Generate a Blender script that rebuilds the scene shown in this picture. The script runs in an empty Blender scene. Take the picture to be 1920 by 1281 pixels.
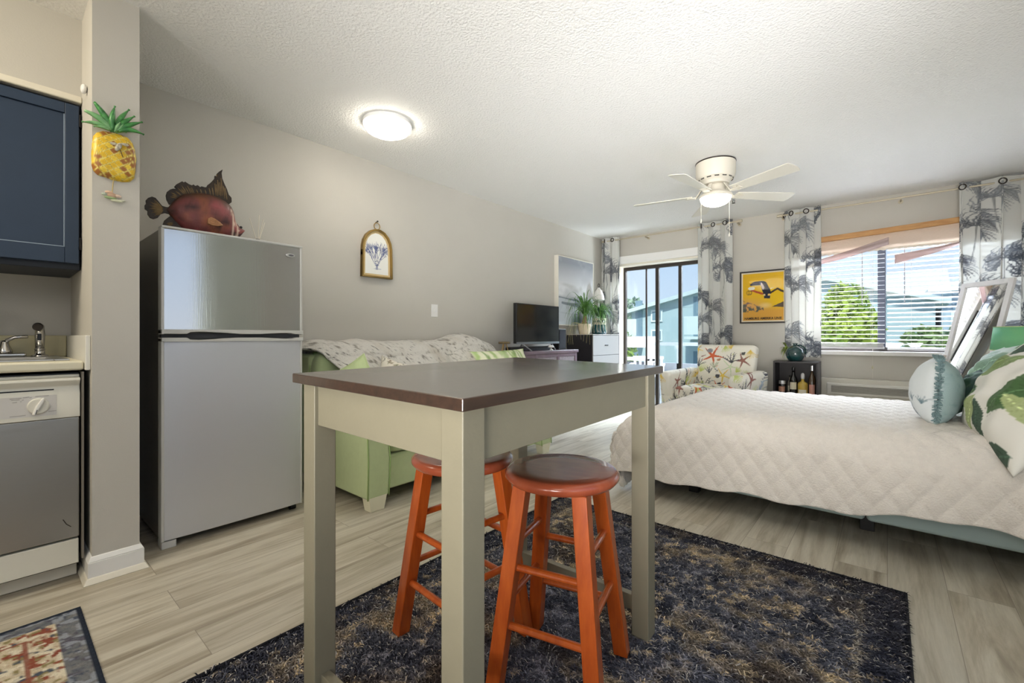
import bpy, bmesh, math, random
import numpy as np
from mathutils import Vector, Matrix

# ------------------------------------------------------------------ camera, world, light, exposure
SC = bpy.context.scene
COL = SC.collection
R = math.radians
cam_d = bpy.data.cameras.new('camera')
cam_d.sensor_fit = 'HORIZONTAL'; cam_d.sensor_width = 36.0
cam_d.lens = 36.0 * 830.0 / 1920.0
cam_d.shift_y = -9.5 / 1920.0
cam_d.clip_start = 0.02; cam_d.clip_end = 300
cam = bpy.data.objects.new('camera', cam_d); COL.objects.link(cam)
cam.location = (0, 0, 1.0); cam.rotation_euler = (R(90), 0, R(40.3))
SC.camera = cam
SC.view_settings.view_transform = 'Standard'
SC.view_settings.look = 'None'
SC.view_settings.gamma = 1.0
SC.view_settings.use_curve_mapping = False
SC.view_settings.exposure = 0.42

def s2l(c):
    return tuple((x / 12.92 if x <= 0.04045 else ((x + 0.055) / 1.055) ** 2.4) for x in c)
def C255(r, g, b):
    return s2l((r / 255., g / 255., b / 255.))

world = bpy.data.worlds.new('sky'); SC.world = world
world.use_nodes = True
wn = world.node_tree.nodes; wl = world.node_tree.links
wn.clear()
w_out = wn.new('ShaderNodeOutputWorld'); w_bg = wn.new('ShaderNodeBackground')
w_tc = wn.new('ShaderNodeTexCoord'); w_sep = wn.new('ShaderNodeSeparateXYZ'); w_ramp = wn.new('ShaderNodeValToRGB')
w_map = wn.new('ShaderNodeMapRange')
w_map.inputs['From Min'].default_value = -0.3; w_map.inputs['From Max'].default_value = 0.7
wl.new(w_tc.outputs['Generated'], w_sep.inputs[0]); wl.new(w_sep.outputs['Z'], w_map.inputs['Value'])
wl.new(w_map.outputs['Result'], w_ramp.inputs['Fac'])
cr = w_ramp.color_ramp
cr.elements[0].position = 0.0; cr.elements[0].color = (*C255(200, 205, 205), 1)
cr.elements[1].position = 1.0; cr.elements[1].color = (*C255(166, 196, 240), 1)
for p, c in ((0.30, C255(228, 238, 250)), (0.36, C255(216, 231, 250)), (0.52, C255(197, 219, 247))):
    e = cr.elements.new(p); e.color = (*c, 1)
wl.new(w_ramp.outputs['Color'], w_bg.inputs['Color']); w_bg.inputs['Strength'].default_value = 0.9
wl.new(w_bg.outputs[0], w_out.inputs['Surface'])

def light(name, kind, loc, energy, color=(1, 1, 1), target=None, **kw):
    d = bpy.data.lights.new(name, kind); d.energy = energy; d.color = color
    for k, v in kw.items(): setattr(d, k, v)
    o = bpy.data.objects.new(name, d); COL.objects.link(o); o.location = loc
    if target is not None:
        o.rotation_euler = (Vector(target) - Vector(loc)).to_track_quat('-Z', 'Y').to_euler()
    return o
sun = light('sun', 'SUN', (0, -10, 30), 4.5, C255(255, 247, 232), target=(-6, 12, 0), angle=R(1.0))
# daylight falling in through the balcony door and the window, from high in front of the facade
light('daylight_door', 'AREA', (-2.3, 9.3, 3.9), 420, C255(236, 243, 255), target=(-1.7, 4.0, 0.2), shape='RECTANGLE', size=2.2, size_y=1.4)
light('daylight_window', 'AREA', (0.1, 9.3, 3.9), 640, C255(236, 243, 255), target=(-0.3, 3.4, 0.5), shape='RECTANGLE', size=2.2, size_y=1.4, spread=R(70))
# added ceiling fill: unseen lamps outside the window and an invented side opening
light('window_up_fill', 'AREA', (0.05, 6.9, 0.20), 260, C255(248, 250, 255), target=(-0.7, 3.4, 2.42), shape='RECTANGLE', size=1.8, size_y=1.0)
light('side_up_fill', 'AREA', (2.4, 0.1, 0.2), 30, C255(246, 249, 255), target=(-2.6, 4.2, 2.40), shape='RECTANGLE', size=2.6, size_y=1.0, spread=R(58))
light('rear_up_fill', 'AREA', (0.25, -2.4, 0.55), 24, C255(255, 252, 247), target=(-1.1, 3.2, 2.42), shape='RECTANGLE', size=1.6, size_y=0.6, spread=R(56))  # unseen uplight added behind the camera to brighten the ceiling
# unseen ceiling fill added behind the camera, then the kitchen ceiling light
light('rear_down_fill', 'AREA', (0.2, -1.3, 2.38), 25, C255(255, 251, 244), target=(-0.4, 1.2, 0.0), shape='RECTANGLE', size=1.6, size_y=1.2)
light('kitchen_ceiling_light', 'AREA', (-2.30, -0.85, 2.36), 22, C255(255, 243, 220), target=(-2.75, -0.1, 1.0), shape='RECTANGLE', size=0.9, size_y=0.6)

# ------------------------------------------------------------------ materials
MATS = {}
def mat(name, color=(0.8, 0.8, 0.8), rough=0.5, metal=0.0, noise=0.0, nscale=20, bump=0.0, bscale=60, spec=0.5,
        emit=None, estr=0.0, trans=0.0, ior=1.45, coat=0.0, coatr=0.05, stretch=None, color2=None, attr=False, transl=0.0, alpha=1.0, sheen=0.0, bdist=0.01):
    if name in MATS: return MATS[name]
    m = bpy.data.materials.new(name); m.use_nodes = True
    nt = m.node_tree; b = nt.nodes['Principled BSDF']; out = nt.nodes['Material Output']
    b.inputs['Base Color'].default_value = (*color, 1)
    b.inputs['Roughness'].default_value = rough; b.inputs['Metallic'].default_value = metal
    b.inputs['Specular IOR Level'].default_value = spec
    b.inputs['Coat Weight'].default_value = coat; b.inputs['Coat Roughness'].default_value = coatr
    b.inputs['Transmission Weight'].default_value = trans; b.inputs['IOR'].default_value = ior
    b.inputs['Alpha'].default_value = alpha
    if sheen: b.inputs['Sheen Weight'].default_value = sheen
    if emit is not None:
        b.inputs['Emission Color'].default_value = (*emit, 1); b.inputs['Emission Strength'].default_value = estr
    tc = nt.nodes.new('ShaderNodeTexCoord'); mp = nt.nodes.new('ShaderNodeMapping')
    nt.links.new(tc.outputs['Object'], mp.inputs['Vector'])
    if stretch: mp.inputs['Scale'].default_value = stretch
    base = None
    if attr:
        a = nt.nodes.new('ShaderNodeAttribute'); a.attribute_name = 'Col'; base = a.outputs['Color']
    if noise > 0 or color2 is not None:
        n = nt.nodes.new('ShaderNodeTexNoise'); n.inputs['Scale'].default_value = nscale
        n.inputs['Detail'].default_value = 5; n.inputs['Roughness'].default_value = 0.6
        nt.links.new(mp.outputs[0], n.inputs['Vector'])
        mx = nt.nodes.new('ShaderNodeMix'); mx.data_type = 'RGBA'
        ramp = nt.nodes.new('ShaderNodeMapRange'); ramp.inputs['From Min'].default_value = 0.3; ramp.inputs['From Max'].default_value = 0.7
        nt.links.new(n.outputs['Fac'], ramp.inputs['Value'])
        nt.links.new(ramp.outputs[0], mx.inputs['Factor'])
        if base is not None:
            hs = nt.nodes.new('ShaderNodeHueSaturation'); hs.inputs['Value'].default_value = 1.0 - noise
            nt.links.new(base, hs.inputs['Color']); nt.links.new(base, mx.inputs['A']); nt.links.new(hs.outputs[0], mx.inputs['B'])
        else:
            c2 = color2 if color2 is not None else tuple(x * (1 - noise) for x in color)
            mx.inputs['A'].default_value = (*color, 1); mx.inputs['B'].default_value = (*c2, 1)
        base = mx.outputs['Result']
    if base is not None: nt.links.new(base, b.inputs['Base Color'])
    if bump > 0:
        n2 = nt.nodes.new('ShaderNodeTexNoise'); n2.inputs['Scale'].default_value = bscale; n2.inputs['Detail'].default_value = 3
        nt.links.new(mp.outputs[0], n2.inputs['Vector'])
        bp = nt.nodes.new('ShaderNodeBump'); bp.inputs['Strength'].default_value = bump; bp.inputs['Distance'].default_value = bdist
        nt.links.new(n2.outputs['Fac'], bp.inputs['Height']); nt.links.new(bp.outputs[0], b.inputs['Normal'])
    if transl > 0:
        t = nt.nodes.new('ShaderNodeBsdfTranslucent'); ms = nt.nodes.new('ShaderNodeMixShader'); ms.inputs[0].default_value = transl
        if base is not None: nt.links.new(base, t.inputs['Color'])
        else: t.inputs['Color'].default_value = (*color, 1)
        nt.links.new(b.outputs[0], ms.inputs[1]); nt.links.new(t.outputs[0], ms.inputs[2]); nt.links.new(ms.outputs[0], out.inputs['Surface'])
    MATS[name] = m
    return m

def glass_mat(name, tint=(1, 1, 1), refl=0.06):
    if name in MATS: return MATS[name]
    m = bpy.data.materials.new(name); m.use_nodes = True; nt = m.node_tree; nt.nodes.clear()
    o = nt.nodes.new('ShaderNodeOutputMaterial'); t = nt.nodes.new('ShaderNodeBsdfTransparent'); t.inputs['Color'].default_value = (*tint, 1)
    g = nt.nodes.new('ShaderNodeBsdfGlossy'); g.inputs['Roughness'].default_value = 0.02
    mx = nt.nodes.new('ShaderNodeMixShader'); mx.inputs[0].default_value = refl
    nt.links.new(t.outputs[0], mx.inputs[1]); nt.links.new(g.outputs[0], mx.inputs[2]); nt.links.new(mx.outputs[0], o.inputs['Surface'])
    MATS[name] = m; return m

def floor_mat():
    m = bpy.data.materials.new('plank_floor'); m.use_nodes = True; nt = m.node_tree; L = nt.links.new; N = nt.nodes.new
    b = nt.nodes['Principled BSDF']
    tc = N('ShaderNodeTexCoord')
    mp = N('ShaderNodeMapping'); mp.inputs['Rotation'].default_value = (0, 0, R(90)); L(tc.outputs['Object'], mp.inputs['Vector'])
    br = N('ShaderNodeTexBrick'); L(mp.outputs[0], br.inputs['Vector'])
    br.inputs['Scale'].default_value = 1.0; br.inputs['Brick Width'].default_value = 1.22; br.inputs['Row Height'].default_value = 0.18
    br.inputs['Mortar Size'].default_value = 0.0012; br.inputs['Mortar Smooth'].default_value = 0.2; br.offset = 0.37
    br.inputs['Color1'].default_value = (0.0, 0, 0, 1); br.inputs['Color2'].default_value = (1, 1, 1, 1); br.inputs['Mortar'].default_value = (0.5, 0.5, 0.5, 1)
    # grain coordinates, shifted per plank
    sc = N('ShaderNodeVectorMath'); sc.operation = 'MULTIPLY'; sc.inputs[1].default_value = (0.7, 8.0, 1.0); L(mp.outputs[0], sc.inputs[0])
    off = N('ShaderNodeVectorMath'); off.operation = 'MULTIPLY_ADD'; L(br.outputs['Color'], off.inputs[0]); off.inputs[1].default_value = (17, 9, 5); L(sc.outputs[0], off.inputs[2])
    n1 = N('ShaderNodeTexNoise'); n1.inputs['Scale'].default_value = 1.6; n1.inputs['Detail'].default_value = 8; n1.inputs['Roughness'].default_value = 0.62; n1.inputs['Distortion'].default_value = 0.8; L(off.outputs[0], n1.inputs['Vector'])
    n2 = N('ShaderNodeTexNoise'); n2.inputs['Scale'].default_value = 9; n2.inputs['Detail'].default_value = 6; n2.inputs['Roughness'].default_value = 0.7; L(off.outputs[0], n2.inputs['Vector'])
    r1 = N('ShaderNodeValToRGB'); e = r1.color_ramp.elements
    e[0].position = 0.28; e[0].color = (*C255(138, 127, 110), 1); e[1].position = 0.72; e[1].color = (*C255(206, 199, 182), 1)
    x = e.new(0.42); x.color = (*C255(172, 162, 143), 1); x = e.new(0.54); x.color = (*C255(193, 185, 167), 1)
    L(n1.outputs['Fac'], r1.inputs['Fac'])
    m1 = N('ShaderNodeMix'); m1.data_type = 'RGBA'; m1.blend_type = 'MULTIPLY'; m1.inputs['Factor'].default_value = 0.35
    r2 = N('ShaderNodeMapRange'); r2.inputs['From Min'].default_value = 0.3; r2.inputs['From Max'].default_value = 0.7; r2.inputs['To Min'].default_value = 0.6; r2.inputs['To Max'].default_value = 1.1
    L(n2.outputs['Fac'], r2.inputs['Value']); cb = N('ShaderNodeCombineColor'); [L(r2.outputs[0], cb.inputs[i]) for i in range(3)]
    L(r1.outputs[0], m1.inputs['A']); L(cb.outputs[0], m1.inputs['B'])
    m2 = N('ShaderNodeMix'); m2.data_type = 'RGBA'; m2.blend_type = 'MULTIPLY'; m2.inputs['Factor'].default_value = 1.0
    r3 = N('ShaderNodeMapRange'); r3.inputs['To Min'].default_value = 0.90; r3.inputs['To Max'].default_value = 1.06
    sx = N('ShaderNodeSeparateColor'); L(br.outputs['Color'], sx.inputs[0]); L(sx.outputs[0], r3.inputs['Value'])
    cb2 = N('ShaderNodeCombineColor'); [L(r3.outputs[0], cb2.inputs[i]) for i in range(3)]
    L(m1.outputs['Result'], m2.inputs['A']); L(cb2.outputs[0], m2.inputs['B'])
    m3 = N('ShaderNodeMix'); m3.data_type = 'RGBA'; L(br.outputs['Fac'], m3.inputs['Factor']); L(m2.outputs['Result'], m3.inputs['A']); m3.inputs['B'].default_value = (*C255(140, 130, 116), 1)
    L(m3.outputs['Result'], b.inputs['Base Color'])
    b.inputs['Roughness'].default_value = 0.42; b.inputs['Specular IOR Level'].default_value = 0.45
    bp = N('ShaderNodeBump'); bp.inputs['Strength'].default_value = 0.12; bp.inputs['Distance'].default_value = 0.004
    L(n2.outputs['Fac'], bp.inputs['Height']); L(bp.outputs[0], b.inputs['Normal'])
    return m

def ceiling_mat():
    m = bpy.data.materials.new('textured_ceiling'); m.use_nodes = True; nt = m.node_tree; L = nt.links.new; N = nt.nodes.new
    b = nt.nodes['Principled BSDF']; b.inputs['Base Color'].default_value = (*C255(244, 243, 240), 1); b.inputs['Roughness'].default_value = 0.8
    b.inputs['Specular IOR Level'].default_value = 0.2
    tc = N('ShaderNodeTexCoord'); n = N('ShaderNodeTexNoise'); n.inputs['Scale'].default_value = 85; n.inputs['Detail'].default_value = 4; n.inputs['Roughness'].default_value = 0.55
    L(tc.outputs['Object'], n.inputs['Vector'])
    v = N('ShaderNodeTexVoronoi'); v.inputs['Scale'].default_value = 70; L(tc.outputs['Object'], v.inputs['Vector'])
    ad = N('ShaderNodeMath'); ad.operation = 'MULTIPLY_ADD'; ad.inputs[1].default_value = 0.35; L(v.outputs['Distance'], ad.inputs[0]); L(n.outputs['Fac'], ad.inputs[2])
    bp = N('ShaderNodeBump'); bp.inputs['Strength'].default_value = 0.5; bp.inputs['Distance'].default_value = 0.012
    L(ad.outputs[0], bp.inputs['Height']); L(bp.outputs[0], b.inputs['Normal'])
    return m

# ------------------------------------------------------------------ mesh builder
XF = {}                                     # world matrix of every thing's root
class MB:
    def __init__(s): s.v = []; s.f = []; s.c = None
    def add(s, vs, fs):
        o = len(s.v); s.v.extend([tuple(p) for p in vs]); s.f.extend([tuple(i + o for i in f) for f in fs]); return s
    def box(s, x0, x1, y0, y1, z0, z1):
        return s.add([(x0, y0, z0), (x1, y0, z0), (x1, y1, z0), (x0, y1, z0), (x0, y0, z1), (x1, y0, z1), (x1, y1, z1), (x0, y1, z1)],
                     [(0, 3, 2, 1), (4, 5, 6, 7), (0, 1, 5, 4), (1, 2, 6, 5), (2, 3, 7, 6), (3, 0, 4, 7)])
    def hexa(s, b, t):                      # bottom and top quads
        return s.add(list(b) + list(t), [(0, 3, 2, 1), (4, 5, 6, 7), (0, 1, 5, 4), (1, 2, 6, 5), (2, 3, 7, 6), (3, 0, 4, 7)])
    def beam(s, p0, p1, w, h, up=(0, 0, 1)):
        p0 = Vector(p0); p1 = Vector(p1); d = (p1 - p0).normalized(); u = Vector(up)
        a = d.cross(u)
        if a.length < 1e-5: a = d.cross(Vector((1, 0, 0)))
        a.normalize(); c = a.cross(d).normalized(); a *= w / 2; c *= h / 2
        return s.hexa([p0 - a - c, p0 + a - c, p0 + a + c, p0 - a + c], [p1 - a - c, p1 + a - c, p1 + a + c, p1 - a + c])
    def tube(s, pts, r, n=10, caps=True, closed=False):
        pts = [Vector(p) for p in pts]; m = len(pts); rr = r if isinstance(r, (list, tuple)) else [r] * m
        vs = []; ref = None
        for i, p in enumerate(pts):
            if closed: d = pts[(i + 1) % m] - pts[i - 1]
            else: d = pts[min(i + 1, m - 1)] - pts[max(i - 1, 0)]
            d.normalize()
            if ref is None:
                ref = Vector((0, 0, 1)) if abs(d.z) < 0.9 else Vector((1, 0, 0))
            a = d.cross(ref).normalized(); b = a.cross(d).normalized(); ref = b
            for k in range(n):
                t = 2 * math.pi * k / n; vs.append(p + (a * math.cos(t) + b * math.sin(t)) * rr[i])
        fs = []
        for i in range(m if closed else m - 1):
            j = (i + 1) % m
            for k in range(n): fs.append((i * n + k, i * n + (k + 1) % n, j * n + (k + 1) % n, j * n + k))
        if caps and not closed: fs += [tuple(range(n))[::-1], tuple((m - 1) * n + k for k in range(n))]
        return s.add(vs, fs)
    def cyl(s, p0, p1, r0, r1=None, n=20): return s.tube([p0, p1], [r0, r0 if r1 is None else r1], n)
    def lathe(s, prof, c=(0, 0, 0), n=32, axis='z'):
        vs = []; fs = []; m = len(prof)
        for (r, h) in prof:
            for k in range(n):
                t = 2 * math.pi * k / n; a, b = r * math.cos(t), r * math.sin(t)
                vs.append((c[0] + a, c[1] + b, c[2] + h) if axis == 'z' else ((c[0] + h, c[1] + a, c[2] + b) if axis == 'x' else (c[0] + a, c[1] + h, c[2] + b)))
        for i in range(m - 1):
            for k in range(n): fs.append((i * n + k, i * n + (k + 1) % n, (i + 1) * n + (k + 1) % n, (i + 1) * n + k))
        if prof[0][0] > 1e-4: fs.append(tuple(range(n))[::-1])
        if prof[-1][0] > 1e-4: fs.append(tuple((m - 1) * n + k for k in range(n)))
        return s.add(vs, fs)
    def prism(s, poly, fa, fb):             # polygon (2D) mapped by fa and fb to the two faces
        n = len(poly); vs = [fa(*p) for p in poly] + [fb(*p) for p in poly]
        fs = [tuple(range(n))[::-1], tuple(range(n, 2 * n))] + [(i, (i + 1) % n, n + (i + 1) % n, n + i) for i in range(n)]
        return s.add(vs, fs)
    def grid(s, nu, nv, fn, col=None, flip=False):
        vs = [fn(i / (nu - 1), j / (nv - 1)) for j in range(nv) for i in range(nu)]
        fs = [(j * nu + i, j * nu + i + 1, (j + 1) * nu + i + 1, (j + 1) * nu + i) for j in range(nv - 1) for i in range(nu - 1)]
        if flip: fs = [f[::-1] for f in fs]
        n0 = len(s.v); s.add(vs, fs)
        if col is not None:
            if s.c is None: s.c = {}
            for j in range(nv):
                for i in range(nu): s.c[n0 + j * nu + i] = col(i / (nu - 1), j / (nv - 1))
        return s
    def ell(s, c, rx, ry, rz, nu=20, nv=12, fn=None):
        vs = []; fs = []
        for j in range(nv + 1):
            ph = -math.pi / 2 + math.pi * j / nv
            for i in range(nu):
                t = 2 * math.pi * i / nu; d = Vector((math.cos(ph) * math.cos(t), math.cos(ph) * math.sin(t), math.sin(ph)))
                k = fn(d) if fn else 1
                vs.append((c[0] + rx * d.x * k, c[1] + ry * d.y * k, c[2] + rz * d.z * k))
        for j in range(nv):
            for i in range(nu): fs.append((j * nu + i, j * nu + (i + 1) % nu, (j + 1) * nu + (i + 1) % nu, (j + 1) * nu + i))
        return s.add(vs, fs)
    def build(s, name, m, parent=None, smooth=False, bevel=0, seg=2, subsurf=0, weld=False, origin=None, angle=35):
        me = bpy.data.meshes.new(name)
        vs = s.v
        if parent is not None:
            r = parent
            while r.parent is not None: r = r.parent
            M = XF.get(r.name)
            if M is not None:
                Mi = M.inverted(); vs = [tuple(Mi @ Vector(p)) for p in vs]
            loc = (0, 0, 0)
        else:
            a = np.array(vs); lo = a.min(0); hi = a.max(0)
            loc = origin if origin is not None else ((lo[0] + hi[0]) / 2, (lo[1] + hi[1]) / 2, lo[2])
            vs = [tuple(p) for p in (a - np.array(loc))]
        me.from_pydata(vs, [], s.f); me.update()
        if s.c is not None:
            at = me.color_attributes.new('Col', 'FLOAT_COLOR', 'POINT')
            buf = np.ones((len(vs), 4), dtype=np.float32)
            for i, c in s.c.items(): buf[i, :3] = c
            at.data.foreach_set('color', buf.ravel())
        bm = bmesh.new(); bm.from_mesh(me)
        if weld: bmesh.ops.remove_doubles(bm, verts=bm.verts, dist=1e-5)
        bmesh.ops.recalc_face_normals(bm, faces=bm.faces)
        bm.to_mesh(me); bm.free()
        o = bpy.data.objects.new(name, me); COL.objects.link(o)
        if parent is not None: o.parent = parent
        else:
            o.location = loc; XF[o.name] = Matrix.Translation(loc)
        me.materials.append(m)
        if smooth:
            me.polygons.foreach_set('use_smooth', [True] * len(me.polygons))
        if bevel > 0:
            bv = o.modifiers.new('bevel', 'BEVEL'); bv.width = bevel; bv.segments = seg; bv.limit_method = 'ANGLE'; bv.angle_limit = R(angle)
            if smooth is not None: me.polygons.foreach_set('use_smooth', [True] * len(me.polygons)); bv.harden_normals = True
        if subsurf > 0:
            ss = o.modifiers.new('subsurf', 'SUBSURF'); ss.levels = subsurf; ss.render_levels = subsurf
        return o

def thing(name, label, cat, loc, rz=0.0, group=None):
    o = bpy.data.objects.new(name, None); COL.objects.link(o)
    o.empty_display_size = 0.1
    o.location = loc; o.rotation_euler = (0, 0, rz)
    XF[o.name] = Matrix.Translation(loc) @ Matrix.Rotation(rz, 4, 'Z')
    return tag(o, label, cat, group)
def tag(o, label, cat, group=None):
    o['label'] = label; o['category'] = cat
    if group: o['group'] = group
    return o
def struct(o):
    o['kind'] = 'structure'; return o
def copy_thing(root, loc, rz=0.0, label=None):
    c = root.copy(); COL.objects.link(c); c.location = loc; c.rotation_euler = (0, 0, rz)
    XF[c.name] = Matrix.Translation(loc) @ Matrix.Rotation(rz, 4, 'Z')
    if label: c['label'] = label
    for ch in [o for o in list(COL.objects) if o.parent == root]:
        d = ch.copy(); COL.objects.link(d); d.parent = c
        for g in [o for o in list(COL.objects) if o.parent == ch]:
            e = g.copy(); COL.objects.link(e); e.parent = d
    return c

# ------------------------------------------------------------------ pattern canvas (woven and printed patterns, sampled to the cloth's vertices)
class Canvas:
    def __init__(s, w, h, bg): s.w, s.h = w, h; s.a = np.ones((h, w, 3), dtype=np.float32) * np.array(bg, dtype=np.float32)
    def _blend(s, x0, y0, m, c):
        h, w = m.shape; s.a[y0:y0 + h, x0:x0 + w] = s.a[y0:y0 + h, x0:x0 + w] * (1 - m[..., None]) + np.array(c, dtype=np.float32) * m[..., None]
    def _win(s, x0, x1, y0, y1):
        x0 = max(0, int(x0)); y0 = max(0, int(y0)); x1 = min(s.w, int(x1) + 2); y1 = min(s.h, int(y1) + 2)
        if x1 <= x0 or y1 <= y0: return None
        yy, xx = np.mgrid[y0:y1, x0:x1]; return x0, y0, xx.astype(np.float32), yy.astype(np.float32)
    def line(s, pts, w0, w1, c, al=1.0):
        n = len(pts) - 1
        for i in range(n):
            (ax, ay), (bx, by) = pts[i], pts[i + 1]; ra = w0 + (w1 - w0) * i / n; rb = w0 + (w1 - w0) * (i + 1) / n; r = max(ra, rb) + 1
            q = s._win(min(ax, bx) - r, max(ax, bx) + r, min(ay, by) - r, max(ay, by) + r)
            if q is None: continue
            x0, y0, xx, yy = q; dx, dy = bx - ax, by - ay; L = dx * dx + dy * dy + 1e-6
            t = np.clip(((xx - ax) * dx + (yy - ay) * dy) / L, 0, 1)
            d = np.hypot(xx - ax - t * dx, yy - ay - t * dy) - (ra + (rb - ra) * t)
            s._blend(x0, y0, np.clip(0.5 - d, 0, 1) * al, c)
    def poly(s, pts, c, al=1.0):
        xs = [p[0] for p in pts]; ys = [p[1] for p in pts]; q = s._win(min(xs) - 1, max(xs) + 1, min(ys) - 1, max(ys) + 1)
        if q is None: return
        x0, y0, xx, yy = q; ins = np.zeros(xx.shape, bool); n = len(pts)
        for i in range(n):
            (ax, ay), (bx, by) = pts[i], pts[(i + 1) % n]
            if ay == by: continue
            k = ((ay > yy) != (by > yy)) & (xx < (bx - ax) * (yy - ay) / (by - ay) + ax); ins ^= k
        s._blend(x0, y0, ins.astype(np.float32) * al, c)
    def ell(s, cx, cy, rx, ry, c, al=1.0, soft=0.0):
        q = s._win(cx - rx * (1 + soft) - 1, cx + rx * (1 + soft) + 1, cy - ry * (1 + soft) - 1, cy + ry * (1 + soft) + 1)
        if q is None: return
        x0, y0, xx, yy = q; d = np.hypot((xx - cx) / rx, (yy - cy) / ry)
        m = np.clip((1 + soft - d) / (2 * soft), 0, 1) if soft > 0 else (d < 1).astype(np.float32)
        s._blend(x0, y0, (m * al).astype(np.float32), c)
    def noise(s, rng, scale, octs=4):
        out = np.zeros((s.h, s.w), dtype=np.float32); amp = 1; tot = 0
        for o in range(octs):
            gw = max(2, int(s.w / scale) + 2); gh = max(2, int(s.h / scale) + 2); g = rng.random((gh, gw)).astype(np.float32)
            x = np.linspace(0, gw - 1.001, s.w); y = np.linspace(0, gh - 1.001, s.h); xi = x.astype(int); yi = y.astype(int); fx = x - xi; fy = y - yi
            fx = fx * fx * (3 - 2 * fx); fy = (fy * fy * (3 - 2 * fy))[:, None]
            v = (g[yi][:, xi] * (1 - fx) + g[yi][:, xi + 1] * fx) * (1 - fy) + (g[yi + 1][:, xi] * (1 - fx) + g[yi + 1][:, xi + 1] * fx) * fy
            out += v * amp; tot += amp; amp *= 0.55; scale = max(1.5, scale / 2)
        return out / tot
    def mixmask(s, m, c): s._blend(0, 0, np.clip(m, 0, 1).astype(np.float32), c)
    def at(s, u, v):                        # v up
        x = min(s.w - 1, max(0, int(u * (s.w - 1) + 0.5))); y = min(s.h - 1, max(0, int((1 - v) * (s.h - 1) + 0.5)))
        return s.a[y, x]

def frond(cv, x, y, ang, L, c, rng, droop=1.0, n=22, al=0.9, ll=0.42, w=1.6):
    p = np.array([x, y], float); a = ang; stem = [tuple(p)]
    for i in range(n):
        p = p + np.array([math.cos(a), math.sin(a)]) * (L / n); a += droop * 0.07 * (1 if math.cos(ang) >= 0 else -1); stem.append(tuple(p))
    for i in range(2, n + 1):
        t = i / n; ln = L * ll * (0.5 + 0.9 * math.sin(math.pi * min(1, t * 0.9 + 0.1))) * (0.8 + 0.4 * rng.random())
        (sx, sy) = stem[i]; (qx, qy) = stem[i - 1]; sa = math.atan2(sy - qy, sx - qx)
        for sg in (-1, 1):
            la = sa + sg * (0.55 + 0.3 * (1 - t)) ; pts = [(sx, sy)]; px_, py_ = sx, sy
            for k in range(4):
                px_ += math.cos(la) * ln / 4; py_ += math.sin(la) * ln / 4; la += 0.22 * (1 if math.cos(la) > 0 else -1) * droop; pts.append((px_, py_))
            sh = 0.75 + 0.5 * rng.random(); cc = tuple(min(1, v * sh) for v in c)
            cv.line(pts, w * (0.7 + 0.6 * rng.random()), 0.4, cc, al)
    cv.line(stem, w * 0.9, 0.6, tuple(v * 0.7 for v in c), al)

# ------------------------------------------------------------------ the room
PAINT = mat('wall_paint', C255(199, 195, 186), 0.75, noise=0.03, nscale=3, bump=0.05, bscale=180, spec=0.25)
KPAINT = PAINT
WHITE = mat('white_trim', C255(236, 235, 232), 0.4, spec=0.4)
CREAM = mat('cream_trim', C255(226, 220, 204), 0.45)
BRONZE = mat('dark_bronze', C255(58, 52, 48), 0.45, metal=0.3)
BLACKP = mat('black_plastic', C255(22, 22, 24), 0.35)
HC = 2.42
struct(MB().box(-3.19, 1.15, -2.6, 6.1, -0.10, 0).build('floor', floor_mat(), origin=(0, 0, -0.1)))
struct(MB().box(-3.34, 1.30, -2.75, 6.05, HC, HC + 0.12).build('ceiling', ceiling_mat(), origin=(0, 0, HC)))
struct(MB().box(-3.34, -3.19, -2.75, 6.05, 0, HC).build('wall_left', PAINT))
wr_ = MB().box(1.15, 1.30, -2.75, -0.9, 0, HC).box(1.15, 1.30, 1.5, 6.05, 0, HC).box(1.15, 1.30, -0.9, 1.5, 0, 0.55).box(1.15, 1.30, -0.9, 1.5, 2.3, HC)  # side opening added out of view to let fill light in
struct(wr_.build('wall_right', PAINT))
struct(MB().box(-3.19, 1.15, -2.75, -2.6, 0, HC).build('wall_back', PAINT))
w = MB()
DX0, DX1, DZ = -2.96, -1.74, 2.02
WX0, WX1, WZ0, WZ1 = -0.78, 0.90, 0.84, 2.06
w.box(-3.19, DX0, 5.85, 6.05, 0, HC).box(DX0, DX1, 5.85, 6.05, DZ, HC).box(DX1, WX0, 5.85, 6.05, 0, HC)
w.box(WX0, WX1, 5.85, 6.05, 0, WZ0).box(WX0, WX1, 5.85, 6.05, WZ1, HC).box(WX1, 1.15, 5.85, 6.05, 0, HC)
struct(w.build('wall_far', PAINT))
struct(MB().box(-3.19, -2.465, 0.268, 0.418, 0, HC).build('wall_partition', PAINT))
struct(MB().box(-3.19, -2.77, -2.6, 0.268, 2.075, HC).build('wall_soffit', KPAINT))
struct(MB().box(-3.19, -2.755, -2.6, 0.268, 2.045, 2.075).build('trim_1', CREAM, bevel=0.006))
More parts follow.
